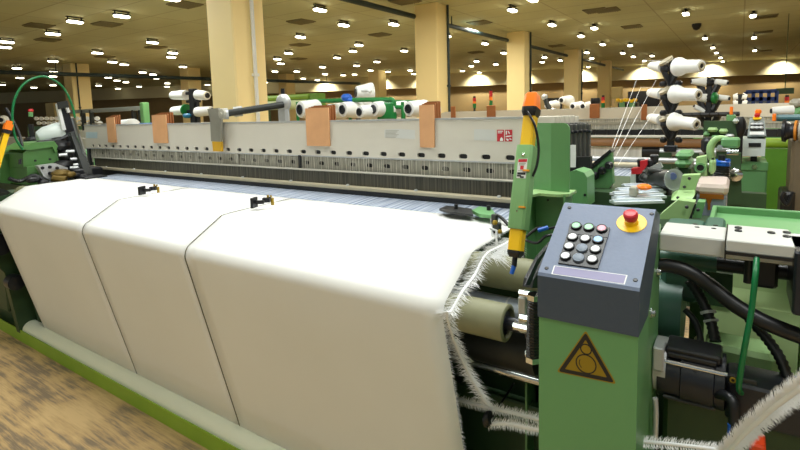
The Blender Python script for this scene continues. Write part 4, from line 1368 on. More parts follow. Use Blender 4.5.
for cx, cy, Y in ((272, 286, 1.885), (297, 243, 1.885), (240, 340, 1.83), (284, 386, 1.61), (340, 400, 1.59)):
    c = cs(cx, cy, Y); m.lathe(c, (0, -1, .5), [(0, .005), (.004, .005), (.006, .003)], 10)
m.build('bolt', black, t)
p = cs(262, 400, 1.75)
m = MB(); m.box(p.x - .15, p.x + .12, 1.70, 1.95, .9, p.z - .05); m.build('foot', greenD, t)
t = thing('green_housing', 'green two-lobed housing below the foot of the near creel post', 'housing')
for y0, y1, dx in ((115, 148, 0), (150, 192, -4)):
    a_, b_ = cs(225 + dx, y0, 2.3), cs(305 + dx, y1, 2.3)
    m = MB(); m.box(a_.x, b_.x, 2.3, 2.5, b_.z, a_.z, .022); m.build('lobe', greenC, t)
a_, b_ = cs(222, 185, 2.3), cs(300, 215, 2.3)
m = MB(); m.box(a_.x, b_.x, 2.33, 2.5, b_.z - .4, a_.z, .01); m.build('stem', greenD, t)
t = thing('bearing_bracket', 'pale green bearing bracket with round seat behind the oil box', 'bracket')
m = MB(); plate(m, [cs(330, 140, 2.2), cs(380, 130, 2.2), cs(385, 250, 2.2), cs(350, 250, 2.2), cs(330, 190, 2.2)], .07); m.build('bracket_plate', greenL, t, 0)
m = MB(); c = cs(352, 188, 2.2); m.lathe(c, (0, -1, 0), [(0, .019), (.014, .019), (.014, .013), (.004, .012)], 20); m.build('bearing', greenC, t)
m = MB(); m.lathe(c, (0, -1, 0), [(.005, .012), (.008, .011)], 16); m.build('bore', black, t)
a_ = cs(395, 150, 2.2); b_ = cs(425, 222, 2.2)
m = MB(); m.box(a_.x, b_.x, 2.2, 2.3, b_.z, a_.z, .02); m.build('side_lug', greenL, t)
m = MB(); m.cyl(cs(320, 175, 2.28), cs(410, 178, 2.28), .010, n=12); m.build('pin', steel, t)
m = MB(); a_ = cs(350, 250, 2.25); m.box(a_.x - .02, a_.x + .02, 2.25, 2.3, .0, a_.z); m.build('foot', greenD, t)
t = thing('curved_bracket', 'pale green curved arm above the coil spring', 'machine arm')
arc = [cs(410, 150, 2.5), cs(402, 115, 2.5), cs(405, 80, 2.5), cs(425, 50, 2.5), cs(455, 40, 2.5), cs(490, 48, 2.5)]
m = MB(); m.tube(arc, [.013, .015, .015, .014, .012, .011], 12, True, 4); m.build('arm_body', greenL, t)
m = MB(); m.box(arc[0].x - .012, arc[0].x + .012, 2.49, 2.52, 0, arc[0].z); m.build('stem', greenD, t)
m = MB(); c = cs(470, 60, 2.45); m.box(c.x - .01, c.x + .055, 2.42, 2.5, c.z - .022, c.z + .018, .008); m.build('head', greenC, t)
m = MB(); c = cs(483, 110, 2.42); m.cyl(c, c + V((.04, 0, 0)), .012, n=14); c = cs(450, 85, 2.42); m.cyl(c + V((0, -.02, 0)), c, .010, n=12); m.build('pin', chrome, t)
t = thing('coil_spring', 'black coil spring with blue top rings behind the oil box', 'spring')
p0, p1 = cs(458, 150, 2.35), cs(455, 262, 2.35)
def helix(p0, p1, r, turns, w):
    n_ = int(turns * 12)
    mb = MB(); mb.tube([p0 + (p1 - p0) * (i / n_) + V((r * math.cos(2 * PI * i / 12), r * math.sin(2 * PI * i / 12), 0)) for i in range(n_ + 1)], w, 6); return mb
pm = p0 + (p1 - p0) * .22
helix(pm, p1, .025, 8, .0055).build('coil', black, t)
helix(p0, pm, .025, 2, .0065).build('blue_coil', blue, t)
m = MB(); m.cyl(p0 + V((0, 0, .02)), p1 - V((0, 0, 1.05)), .013, n=12); m.build('core', blackM, t)
t = thing('oil_box', 'translucent oil box with brown oil and milky lid behind the green tray', 'oil box')
a_, b_ = cs(325, 262, 1.98), cs(494, 262, 1.98)
x0, x1 = a_.x, b_.x
zt, zm, zb = cs(330, 268, 1.98).z, cs(330, 322, 1.98).z, cs(330, 400, 1.98).z
m = MB(); m.box(x0, x1, 1.98, 2.22, zm, zt, .012); m.build('milky_lid', milky, t)
m = MB(); m.box(x0 + .005, x1 - .005, 1.985, 2.21, zb - .05, zm - .001, .006); m.build('clear_tank', mat('bluish_tank', (138, 146, 166), .3), t)
m = MB(); m.box(x0 + .015, x1 - .012, 1.978, 1.99, zm - .012, zm + .004); m.prism([cs(372, 322, 1.979), cs(420, 322, 1.979), cs(402, 368, 1.979), cs(402, 400, 1.979), cs(388, 400, 1.979), cs(388, 368, 1.979)], (0, .01, 0)); m.build('oil_stain', oil, t, 0)
m = MB(); m.box(x0, x1, 1.99, 2.2, .6, zb - .05); m.build('stand', greenD, t)
# chrome bar & clamp for creel, dark box
t = thing('creel_rail', 'steel rail carrying the foot of the near creel post', 'rail')
a_, b_ = at(660, 152, Y=4.2), at(716, 152, Y=4.2)
m = MB(); m.cyl((a_.x, 4.2, a_.z), (b_.x, 4.2, a_.z), .028, n=16); m.build('rail_tube', steel, t)
m = MB(); m.box(b_.x - .2, b_.x - .1, 4.17, 4.23, 0, a_.z); m.box(a_.x, a_.x + .08, 4.17, 4.23, 0, a_.z); m.build('rail_leg', greenD, t)
a_, b_ = at(701, 138, Y=3.9), at(712, 153, Y=3.9)
m = MB(); m.box(a_.x, b_.x, 3.9, 4.1, b_.z, a_.z, .02); m.box(a_.x + .02, b_.x - .02, 3.95, 4.05, .0, b_.z)
tag(m.build('motor_box', blackM), 'dark box beside the foot of the near creel post', 'motor box')


# yarn creel stands ---------------------------------------------------------------------
def cone_(base, d, L, r0, r1, label, group, mm=white, fl=0.):
    """a yarn cone: tapering wound body on a tube; base is the wide end"""
    t = thing('yarn_cone', label, 'yarn cone', group)
    d = V(d).normalized()
    m = MB()
    prof = [(0, r0 * .55), (0, r0 * .95), (L * .03, r0), (L * .14, r0 * .98), (L * .21, r0 * .88), (L * .27, r1 * 1.2), (L * .36, r1 * 1.05), (L * .95, r1 * .95), (L, r1 * .88), (L, r1 * .55)] if fl else [(0, r0 * .6), (0, r0 * .97), (L * .06, r0), (L * .9, r1), (L * .96, r1 * .93), (L * .97, r1 * .4)]
    m.lathe(base, d, prof, 24); m.build('yarn_winding', mm, t, 50)
    m = MB(); m.lathe(V(base), d, [(L * .93, r1 * .5), (L * 1.0, r1 * .62), (L * 1.03, r1 * .58), (L * 1.03, r1 * .42), (L * .99, r1 * .40)], 18)
    m.build('tube_end', blackM if not fl else beige, t)
    m = MB(); m.lathe(V(base), d, [(L * .99, r1 * .42), (L * 1.001, r1 * .36)], 14); m.build('bore', black, t)
    return t


YC = 4.2
t = thing('creel_post', 'black creel post with three tiers of holders for big yarn cones', 'creel')
zb = at(672, 150, Y=YC).z; zt = at(672, 61, Y=YC).z
xp = at(672, 100, Y=YC).x
m = MB(); m.box(xp - .024, xp + .024, YC - .024, YC + .024, zb - .02, zt + .02, .008); m.build('post', black, t)
m = MB(); m.box(xp - .042, xp + .042, YC - .042, YC + .042, zb - .01, zb + .035, .006); m.box(xp - .03, xp + .03, YC - .03, YC + .03, zb + .1, zb + .13, .006); m.build('foot_clamp', blackM, t)
tiers = [66, 95, 122]
for py in tiers:
    c = at(672, py, Y=YC)
    m = MB(); m.tube([c + V((-.06, 0, .03)), c + V((-.05, -.02, -.03)), c + V((-.02, -.02, -.1)), c + V((0, 0, -.15))], .02, 8, True, 3); m.tube([c + V((.035, 0, .0)), c + V((.03, -.02, -.06)), c + V((0, -.02, -.13))], .018, 8, True, 3)
    m.ball(c + V((.05, -.04, -.13)), .026, 10); m.ball(c + V((-.05, -.04, -.13)), .026, 10); m.ball(c + V((-.045, -.02, -.02)), .032, 10)
    m.build('cone_holder', black, t)
    m = MB(); m.lathe(c + V((-.03, -.01, .025)), (-.5, -.3, .8), [(0, .02), (.006, .05), (.025, .052), (.03, .02)], 16); m.build('tension_disc', beige, t)
TN = ['top', 'middle', 'lowest']
for k, (xa, ya, xb, yb) in enumerate(((677, 67, 700, 66), (674, 94, 697, 95), (673, 121.5, 695, 124.5))):
    a_ = at(xa, ya, Y=YC - .04); b_ = at(xb + 1.5, yb, Y=YC - .16)
    cone_(a_, b_ - a_, (b_ - a_).length, .068, .045, 'big white flanged yarn cone at the ' + TN[k] + ' of the near creel post, facing us', 'yarn cones on the near creel post', fl=1)
for k, (xa, ya, xb, yb) in enumerate(((664, 67, 651, 66), (663, 94, 650, 92.5), (662, 120, 650, 117.5))):
    a_ = at(xa, ya, Y=YC + .02); b_ = at(xb, yb, Y=YC + .25)
    cone_(a_, b_ - a_, (b_ - a_).length, .043, .034, 'small white yarn cone at the ' + TN[k] + ' tier behind the near creel post', 'yarn cones on the near creel post')

YC2 = 6.6
t = thing('creel_post', 'thinner black creel post standing behind the near creel, cones and green discs', 'creel')
xp = at(709, 100, Y=YC2).x
zb, zt = at(709, 131, Y=YC2).z, at(709, 79, Y=YC2).z
m = MB(); m.box(xp - .03, xp + .03, YC2 - .03, YC2 + .03, 0, zt, .008); m.build('post', black, t)
for py in (82, 98, 113):
    c = at(709, py, Y=YC2)
    m = MB(); m.ball(c, .06, 10); m.tube([c + V((-.1, 0, 0)), c + V((-.05, 0, -.12)), c + V((0, 0, -.16))], .035, 8); m.tube([c + V((.1, 0, 0)), c + V((.05, 0, -.12)), c + V((0, 0, -.16))], .035, 8); m.build('cone_holder', black, t)
c = at(709, 114.5, Y=YC2 - .1)
m = MB(); m.cyl(c + V((-.36, 0, 0)), c + V((.28, 0, 0)), .025, n=8)
for k in range(-4, 4): m.ball(c + V((k * .085, 0, 0)), .03, 8)
m.build('tension_rod', black, t)
c = at(715, 98, Y=YC2 - .05)
m = MB(); m.lathe(c, (1, -.3, 0), [(-.03, .04), (-.015, .062), (.012, .062), (.03, .03)], 18); m.build('green_disc', cone_green, t)
for k, (xa, ya, xb, yb, r0, r1, lab) in enumerate(((706, 82, 691, 81.5, .055, .027, 'white yarn cone with brown tip at the top of the farther creel post'), (716, 82, 728, 83, .034, .03, 'white yarn cone pointing away at the top of the farther creel post'),
                                                   (706, 98, 695, 97, .055, .036, 'white yarn cone at the middle of the farther creel post'), (718, 97.5, 729.5, 98.5, .034, .03, 'white yarn cone beside the green disc of the farther creel post'),
                                                   (706, 113, 694, 106, .034, .025, 'slim white yarn cone tilted on the farther creel post'))):
    a_, b_ = at(xa, ya, Y=YC2), at(xb, yb, Y=YC2 - .05)
    cone_(a_, b_ - a_, (b_ - a_).length, r0, r1, lab, 'yarn cones on the farther creel post')
YC3 = 11.
t = thing('creel_post', 'small distant creel post with short white cones near the blue frame', 'creel')
c = at(740, 105, Y=YC3); xp = c.x
m = MB(); m.box(xp - .06, xp + .06, YC3 - .06, YC3 + .06, 0, at(740, 94, Y=YC3).z, .01)
for py in (97, 103, 109):
    q = at(740, py, Y=YC3); m.ball(q, .06, 8)
m.build('post', black, t)
for i, py in enumerate((97, 103, 109)):
    for sg in (-1, 1):
        a_, b_ = at(740 + sg * 2, py, Y=YC3), at(740 + sg * 7, py + .6, Y=YC3)
        cone_(a_, b_ - a_, (b_ - a_).length, .075, .055, 'tiny white yarn cone on the distant creel post', 'yarn cones on the distant creel post')

# running yarns
m = MB()
for (x0, y0, Y0, x1, y1, Y1) in ((643, 62, 4.1, 612, 148, 2.2), (641, 87, 4.1, 613, 152, 2.2), (656, 80, 4.1, 614, 160, 2.2), (662, 100, 4.1, 618, 165, 2.2), (644, 61, 4.1, 664, 60, 4.2), (640, 87, 4.1, 652, 88, 4.2), (668, 62, 4.1, 644, 60, 4.1)):
    m.tube([at(x0, y0, Y=Y0), at(x1, y1, Y=Y1)], .0009, 5)
tag(m.build('weft_yarns', fibre, None, 0), 'thin white yarns running down from the near creel to the loom', 'yarn', None, 'stuff')

# ================================================================== FAR LOOM ACROSS THE ALLEY
YF = 10.1


def fl(px, py, Y=YF): return at(px, py, Y=Y)


FXa, FXb = fl(441, 112).x, 2.4
zt = fl(620, 108.6).z; zb = fl(620, 118.6).z
t = thing('heddle_frame', 'long white heddle frame of the next loom across the alley', 'heddle frame')
m = MB(); m.box(FXa, FXb, YF, YF + .03, zb, zt); m.build('top_slat', alu, t)
m = MB(); m.box(FXa, FXb, YF - .005, YF + .03, zb - .012, zb); m.build('edge_strip', steel, t)
m = MB(); m.box(FXa, FXb, YF + .04, YF + .05, fl(620, 129).z, zb - .012); m.build('heddle_wires', heddle, t, 0, None, 'stuff')
m = MB(); m.box(FXa, FXb, YF + .01, YF + .035, fl(620, 124.5).z, fl(620, 122).z); m.build('lower_slat', aluD, t)
for k in range(1, 4):
    c = copy_tree(t, (0, .06 * k, .008 * k), 'white heddle frame of the next loom, %s behind its foremost' % NAMES[k - 1])
m = MB(); m.box(FXa, FXb, YF - .15, YF + .02, fl(620, 136).z, fl(620, 129.5).z); 
for k in range(40): m.box(FXa + .2 + k * .2, FXa + .24 + k * .2, YF - .17, YF - .15, fl(620, 135).z, fl(620, 129).z)
tag(m.build('reed', blackM), 'dark reed beam with small knobs on the next loom', 'reed')
YB2 = 7.6
def f2(px, py, Y=YB2): return at(px, py, Y=Y)
XL2, XR2 = f2(560, 140).x, f2(703, 140).x
m = MB(); m.box(XL2, XR2, YB2 + .05, YB2 + .12, f2(640, 137.6).z, f2(640, 135.6).z); tag(m.build('breast_bar', paperw), 'pale bar above the brown cloth beam of the next loom', 'bar')
m = MB(); zc = f2(640, 143).z; r_ = (f2(640, 138.5).z - f2(640, 147).z) / 2
m.cyl((XL2, YB2 + .1, zc), (XR2, YB2 + .1, zc), r_, n=24); tag(m.build('cloth_beam', brownroll, None, 50), 'long brown cloth beam of the next loom behind the yarn lines', 'beam')
m = MB(); xk = f2(640, 150).x; m.box(XL2, xk, YB2 + .14, YB2 + .16, f2(600, 163).z, f2(600, 147.5).z); tag(m.build('warp_sheet', warpfar, None, 0), 'white warp sheet hanging below the brown cloth beam', 'warp threads', None, 'stuff')
m = MB(); m.cyl((xk, YB2 + .25, f2(660, 153).z), (XR2, YB2 + .25, f2(660, 153).z), .10, n=24); tag(m.build('warp_beam', blackM, None, 50), 'dark beam right of the white warp sheet', 'beam')
m = MB(); m.box(XL2, XR2, YB2 + .3, YB2 + .34, .0, f2(640, 150).z); tag(m.build('apron_sheet', greenD), 'dark panel under the brown cloth beam of the next loom', 'panel')
# long steel rods just behind the near loom
for py, px0, px1, Y, mm, lab in ((160, 586, 700, 3.4, steel, 'thin steel rod low behind the near loom'), (165, 588, 660, 3.2, beige, 'thin beige rod behind the slanted green bracket'), (183, 588, 650, 2.6, iron, 'dark rod behind the bright steel strips')):
    a_, b_ = at(px0, py, Y=Y), at(px1, py, Y=Y)
    z = (a_.z + b_.z) / 2
    m = MB(); m.cyl((a_.x - 3.2, Y, z), (b_.x, Y, z), .018, n=12); tag(m.build('steel_rod', mm, None, 50), lab, 'rod')
m = MB(); a_ = at(590, 170, Y=3.0); b_ = at(645, 170, Y=3.0); m.loft([[V((x, 2.45, 1.12)), V((x, 3.6, 1.13))] for x in (a_.x - 3, b_.x)], False, False)
o = solid(m.build('warp_sheet', warp, None, 60), .001); tag(o, 'warp threads running back behind the heddle frames', 'warp threads', None, 'stuff')
# boards and items along the top of the far frame
for i, (px, w, y0, y1, lab) in enumerate(((453, 5, 106.5, 118, 'small tan board on the next loom, left of the signal lamps'), (491, 9, 105.5, 118, 'small tan board on the next loom, under the taller signal lamp'), (594.5, 10, 104, 118, 'tan board with dark top on the next loom, behind the orange cap'), (644, 5.5, 104.5, 120, 'tan board on the next loom, behind the yarn lines'))):
    a_, b_ = fl(px - w / 2, y0, YF - .03), fl(px + w / 2, y1, YF - .03)
    m = MB(); m.box(a_.x, b_.x, YF - .03, YF - .012, b_.z, a_.z, .01)
    tag(m.build('guide_board', woodD), lab, 'board', 'tan boards on the next loom')
m = MB()
a_ = fl(591.5, 98, YF + .1); b_ = fl(599, 104, YF + .1)
for k in range(4):
    x = a_.x + (b_.x - a_.x) * (k + .5) / 4; m.ball((x, YF + .1, (a_.z + b_.z) / 2), .05, 8, (.8, 1, 1.6))
tag(m.build('dark_spools', black), 'cluster of dark knobs on top of a tan board', 'knobs', None, 'stuff')
# signal lamp towers
for px, y0, Yt, lab in ((474.5, 98, 14., 'small signal tower with green lamp lit, beyond the pale frame'), (491, 91, 14., 'taller signal tower with red and green lamps beyond the pale frame'), (603, 97, 16., 'red-topped signal tower beside the fourth column'), (786.5, 97, 16.5, 'thin signal tower at the edge near the blue frame')):
    t = thing('signal_tower', lab, 'signal lamp', 'signal lamps in the hall')
    c = at(px, 108, Y=Yt); zt = at(px, y0, Y=Yt).z
    h = zt - c.z
    m = MB(); m.cyl((c.x, Yt, 0), (c.x, Yt, c.z), .035, n=8); m.cyl((c.x, Yt, zt), (c.x, Yt, zt + .05), .04, n=12); m.build('pole', black, t)
    for k, mm in enumerate((btn_green if k_ == 0 else None for k_ in (0,))): pass
    m = MB(); m.cyl((c.x, Yt, c.z), (c.x, Yt, c.z + h * .45), .05, n=12); m.build('green_lamp', cone_green, t)
    m = MB(); m.cyl((c.x, Yt, c.z + h * .46), (c.x, Yt, c.z + h * .66), .05, n=12); m.build('orange_lamp', orange, t)
    m = MB(); m.cyl((c.x, Yt, c.z + h * .67), (c.x, Yt, zt), .05, n=12); m.build('red_lamp', red, t)
# white & black feeders on the far loom near the columns
FG = 'yarn cones along the next loom'
for i, (px, py, lab) in enumerate(((550, 106, 'white yarn cone near the orange cap on the next loom'), (564, 101, 'white yarn cone with green clip left of the fourth column'), (575, 107, 'large white yarn cone below the fourth column'), (585, 107, 'white yarn cone right of the fourth column base'))):
    c = at(px, py, Y=YF + 1.5); cone_(c + V((.1, .1, 0)), (-.3, -1, .05), .34, .13, .08, lab, FG)
t = thing('dark_feeder', 'tall grey and black thread feeder just right of the orange cap', 'feeder')
c = at(547, 109, Y=YF + .3)
m = MB(); m.tube([c + V((-.05, 0, .25)), c + V((.0, 0, .1)), c + V((.12, 0, -.12))], .05, 10); m.build('feeder_arm', iron, t)
m = MB(); m.ball(c + V((-.05, 0, .25)), .07, 10); m.build('feeder_head', steel, t)
m = MB(); m.ball(c + V((.14, 0, -.05)), .08, 10); m.build('feeder_drum', steel, t)
m = MB(); m.box(c.x - .1, c.x + .15, YF + .25, YF + .35, c.z - .3, c.z - .1); m.build('feeder_base', blackM, t)
for px, lab in ((622, 'dark machine controls with yellow tags below the far wall, beside the last column'), (632, 'dark machine controls with yellow tags below the far wall, nearer the creel')):
    t = thing('loom_controls', lab, 'machine')
    a_, b_ = at(px - 4.4, 99, Y=17), at(px + 4.4, 111, Y=17)
    m = MB(); m.box(a_.x, b_.x, 17, 17.6, b_.z - .8, a_.z - .1, .05); m.build('body', black, t)
    m = MB()
    for k in range(3): q = at(px - 4 + k * 3.5, 100 + (k % 2), Y=16.98); m.ball(q, .07, 8)
    m.build('yellow_tag', yellow, t)
    m = MB(); q = at(px, 104, Y=16.95); m.box(q.x - .08, q.x + .08, 16.95, 17, q.z - .1, q.z + .1); m.build('green_box', greenC, t)
m = MB(); a_, b_ = at(611, 87, Y=33), at(621, 98, Y=33); m.box(a_.x, b_.x, 33, 33.6, b_.z, a_.z, .05); m.box(a_.x + .2, a_.x + .4, 33.1, 33.5, 0, b_.z)
tag(m.build('cream_cabinet', colm), 'cream box attached beside the last column', 'cabinet')

# ================================================================== RIGHT EDGE: NEXT MACHINE'S CONSOLE, CABINETS AND WARP BEAM
YK = 5.2
t = thing('operator_console', 'grey operator console with orange lamp on a green pedestal', 'console')
a_, b_, c_, d_ = ck(152, 180, YK), ck(213, 180, YK), ck(206, 122, YK + .25), ck(160, 122, YK + .25)
m = MB(); m.loft([[a_, b_, c_, d_], [p + V((0, .25, -.05)) for p in (a_, b_, c_, d_)]]); m.build('sloping_face', greyblue, t, 0)
def kq(u, v, o=-.012):
    p = (a_ * (1 - u) + b_ * u) * (1 - v) + (d_ * (1 - u) + c_ * u) * v
    return p + V((0, o, .006))
m = MB()
for u in (.25, .5, .75):
    for v in (.42, .62): m.ball(kq(u, v), .018, 8)
m.build('white_button', btn_white, t)
m = MB(); m.prism([kq(.1, .28), kq(.9, .28), kq(.9, .74), kq(.1, .74)], (0, .006, 0)); m.build('button_plate', black, t, 0)
m = MB(); m.prism([kq(.1, .04), kq(.9, .04), kq(.9, .2), kq(.1, .2)], (0, .006, 0)); m.build('caption_plate', paperw, t, 0)
q = kq(.5, .92)
m = MB(); m.lathe(q, (0, -.3, 1), [(0, .032), (.01, .032), (.016, .02)], 14); m.build('yellow_disc', yellow, t)
m = MB(); m.lathe(q, (0, -.3, 1), [(.016, .016), (.026, .022), (.045, .02)], 14); m.build('red_knob', red, t)
q = ck(187, 102, YK + .25); m = MB(); m.ball(q, .026, 10); m.cyl(q + V((0, 0, -.12)), q, .016, n=10); m.build('beacon', orange, t)
e0, e1, e2, e3 = ck(118, 245, YK - .05), ck(208, 245, YK - .05), ck(212, 190, YK - .05), ck(128, 190, YK - .05)
m = MB(); m.prism([e0, e1, e2, e3], (0, .5, 0)); m.build('white_bracket', whitem, t, 0)
m = MB(); m.prism([ck(156, 215, YK - .056), ck(196, 215, YK - .056), ck(196, 202, YK - .056), ck(156, 202, YK - .056)], (0, .004, 0)); m.build('slot', black, t, 0)
m = MB(); f0_, f1_ = ck(120, 262, YK), ck(218, 262, YK); m.box(f0_.x, f1_.x, YK, YK + .5, 0.0, f0_.z, .01); m.build('green_cabinet', greenC, t)
m = MB(); g0, g1 = ck(120, 262, YK - .005), ck(218, 292, YK - .005); m.box(g0.x, g1.x, YK - .008, YK, g1.z, g0.z, .003); m.build('cabinet_lid', greenC, t)
m = MB(); q = ck(175, 278, YK - .01); m.lathe(q, (0, -1, 0), [(0, .02), (.01, .02)], 10); m.build('lock', chrome, t)
m = MB(); m.box(e0.x + .1, e1.x - .05, YK + .05, YK + .4, f0_.z, e0.z + .02); m.build('neck', blackM, t)
# green side plates
t = thing('side_plate', 'dark green upright side plate with chrome boss next to the green pedestal', 'plate')
m = MB(); m.prism([ck(88, 240, 4.6), ck(132, 235, 4.6), ck(134, 400, 4.6), ck(90, 400, 4.6)], (0, .1, 0)); m.build('plate_body', greenD, t, 0)
m = MB(); q = ck(113, 303, 4.6); m.lathe(q, (0, -1, 0), [(0, .05), (.04, .05), (.05, .03)], 14); m.build('boss', chrome, t)
m = MB(); q = ck(110, 400, 4.65); m.box(q.x - .2, q.x + .2, 4.62, 4.72, 0, q.z + .1); m.build('foot', greenD, t)
# clutter of green/black feeders left of console
t = thing('thread_feeder', 'black and green thread feeder head left of the grey console', 'feeder')
q = ck(128, 150, 4.9)
m = MB(); m.ball(q, .055, 12, (.8, 1, 1.7)); m.cyl(q + V((0, 0, -.3)), q, .025, n=10); m.build('head_body', black, t)
m = MB(); m.box(q.x - .13, q.x - .03, 4.9, 5.1, q.z - .14, q.z - .02, .02); m.build('green_block', greenC, t)
m = MB(); m.box(q.x - .22, q.x - .06, 4.85, 5.0, q.z - .2, q.z - .17, .008); m.build('steel_bar', steel, t)
t = thing('feeder_post', 'slim green post with orange top between creel and console', 'post')
q0, q1_ = ck(98, 165, 6.0), ck(98, 92, 6.0)
m = MB(); m.box(q0.x - .04, q0.x + .04, 5.95, 6.05, 0, q1_.z - .06, .01); m.build('post_body', greenC, t)
m = MB(); m.box(q0.x - .014, q0.x + .014, 5.97, 6.03, q1_.z - .06, q1_.z + .02, .006); m.build('orange_top', orange, t)
t = thing('feeder_bank', 'pale green bank of thread feeders beneath the farther creel', 'feeder')
for k, (cx, cy, w, h, mm) in enumerate(((40, 160, 34, 14, greenL), (75, 165, 30, 16, greenL), (115, 132, 20, 16, whitem), (60, 185, 50, 14, greenC), (95, 180, 30, 12, steel), (20, 175, 20, 18, greenC))):
    q0, q1_ = ck(cx - w / 2, cy - h / 2, 4.8), ck(cx + w / 2, cy + h / 2, 4.8)
    m = MB(); m.box(q0.x, q1_.x, 4.8, 4.95, q1_.z, q0.z, .02); m.build('feeder_block', mm, t)
q0, q1_ = ck(10, 190, 4.86), ck(118, 200, 4.86)
m = MB(); m.box(q0.x, q1_.x, 4.86, 4.94, 0.3, q0.z + .15); m.build('carrier', greenD, t)
# big warp beam far right
t = thing('warp_beam_reel', 'big dark warp beam flange with orange rim at the right edge', 'reel')
q = ck(285, 162, 5.0)
m = MB(); m.lathe(q + V((-.04, -.04, 0)), (1, -.18, 0), [(0, .02), (0, .085), (.02, .09), (.025, .075), (.05, .06), (.12, .058)], 32); m.build('flange', blackM, t)
m = MB(); m.lathe(q + V((-.04, -.04, 0)), (1, -.18, 0), [(.075, .058), (.075, .08), (.09, .082), (.094, .06)], 32); m.build('orange_rim', mat('ochre_rim', (206, 130, 40), .5), t)
m = MB(); m.lathe(q + V((-.04, -.04, 0)), (1, -.18, 0), [(.10, .07), (.105, .088), (.4, .088), (.4, .04)], 32); m.build('grey_flange', aluD, t)
q0, q1_ = ck(236, 112, 5.1), ck(330, 132, 5.1)
m = MB(); m.box(q0.x, q1_.x + .3, 5.1, 5.25, q1_.z, q0.z, .02); m.build('teal_bar', tealbar, t)
m = MB(); q0 = ck(238, 120, 5.08); m.box(q0.x - .012, q0.x + .012, 5.06, 5.1, q0.z - .03, q0.z + .03, .006); m.build('orange_cap', orange, t)
q0, q1_ = ck(296, 190, 4.9), ck(325, 420, 4.9)
t = thing('beam_stand', 'brown-grey upright stand under the warp beam at the right edge', 'stand')
m = MB(); m.box(q0.x, q1_.x + .15, 4.9, 5.3, 0.0, q0.z, .02); m.build('stand_post', mat('brown_grey_paint', (104, 92, 72), .5), t)
m = MB(); q = ck(275, 372, 4.85); m.box(q.x - .03, q.x + .06, 4.85, 5.2, 0, q.z + .03, .02); m.build('motor_foot', black, t)
m = MB(); m.tube([ck(272, 360, 4.8), ck(262, 380, 4.8), ck(280, 400, 4.8), ck(300, 360, 4.8)], .015, 8, True, 5); m.build('cable', black, t)
m = MB(); q0, q1_ = ck(205, 188, 6.2), ck(312, 221, 6.2); zc = (q0.z + q1_.z) / 2; m.cyl((q0.x, 6.3, zc), (q1_.x + .3, 6.3, zc), (q0.z - q1_.z) / 2, n=24)
tag(m.build('green_beam', greenO, None, 50), 'thick green tube over the bright green panel', 'beam')
m = MB(); q0, q1_ = ck(200, 222, 6.2), ck(312, 350, 6.2); m.box(q0.x, q1_.x + .2, 6.25, 6.4, 0, q0.z)
tag(m.build('green_cover_sheet', mat('vivid_green_panel', (84, 136, 36), .5)), 'bright green panel between the pedestal and the right stand', 'panel')
cone_(at(793, 110.5, Y=5.6), (-1, -.2, 0), .16, .045, .036, 'white yarn cone above the warp beam at the right edge', 'single cones at the right')
t = thing('thread_feeder', 'grey round thread feeder behind the cone at the right edge', 'feeder')
q = at(797, 103, Y=6.0); m = MB(); m.ball(q, .06, 12, (1, 1, .8)); m.build('head_body', aluD, t)
m = MB(); m.cyl(q + V((-.05, 0, -.14)), q + V((.05, 0, -.05)), .045, n=12); m.build('neck', greenC, t)
# blue frame on the far wall
t = thing('blue_rack', 'blue framed glazed rack in the far background on the right', 'rack')
q0, q1_ = at(746, 92, Y=20), at(776, 110, Y=20)
m = MB()
for k in range(5):
    x = q0.x + (q1_.x - q0.x) * k / 4; m.box(x - .05, x + .05, 20, 20.1, 0, q0.z)
for z in (q0.z, (q0.z * .6 + q1_.z * .4), q1_.z): m.box(q0.x, q1_.x, 20, 20.1, z - .06, z + .06)
m.build('frame', bluefr, t, 0)
m = MB(); m.box(q0.x, q1_.x, 20.06, 20.08, q1_.z, (q0.z * .6 + q1_.z * .4)); m.build('panes', glassd, t, 0)
m = MB(); q = at(785, 91, Y=22); m.box(q.x - .25, q.x + .25, 22, 22.1, q.z - .1, q.z + .1); m.cyl((q.x, 22.05, q.z), (q.x, 22.05, CEIL), .012, n=6)
tag(m.build('exit_box', greenD), 'small green hanging sign box before the dark far wall', 'sign box')

# ================================================================== CONE RACK BEHIND THE PALE FRAME
YR = 4.7


def rk(cx, cy, Y=YR): return at(260 + cx / 5, 70 + cy / 5, Y=Y)


t = thing('cone_rack', 'bright green tubular rack holding a row of big white cones', 'rack')
m = MB(); m.tube([rk(235, 158), rk(480, 150), rk(640, 148), rk(664, 152), rk(670, 175), rk(670, 280)], .028, 10, True, 4); m.build('top_tube', cone_green, t)
m = MB(); m.tube([rk(616, 290), rk(616, 200), rk(628, 188), rk(700, 186), rk(716, 196), rk(718, 290)], .022, 10, True, 3); m.build('loop_tube', cone_green, t)
m = MB(); m.tube([rk(668, 158, YR + .4), rk(810, 158, YR + .4)], .02, 8); m.build('extension_tube', cone_green, t)
m = MB()
for cx in (172, 435, 555, 600, 700): 
    q = rk(cx, 160); m.cyl((q.x, YR + .05, 0), (q.x, YR + .05, q.z), .02, n=8)
m.build('rack_leg', cone_green, t)
m = MB(); q = rk(640, 205); m.box(q.x - .14, q.x + .1, YR - .05, YR + .05, q.z - .1, q.z + .1, .02); m.build('green_box', cone_green, t)
m = MB(); q = rk(433, 138); m.ball(q, .065, 12, (1.1, 1, .8)); q = rk(455, 155); m.ball(q, .05, 10); m.build('blue_cap', blue, t)
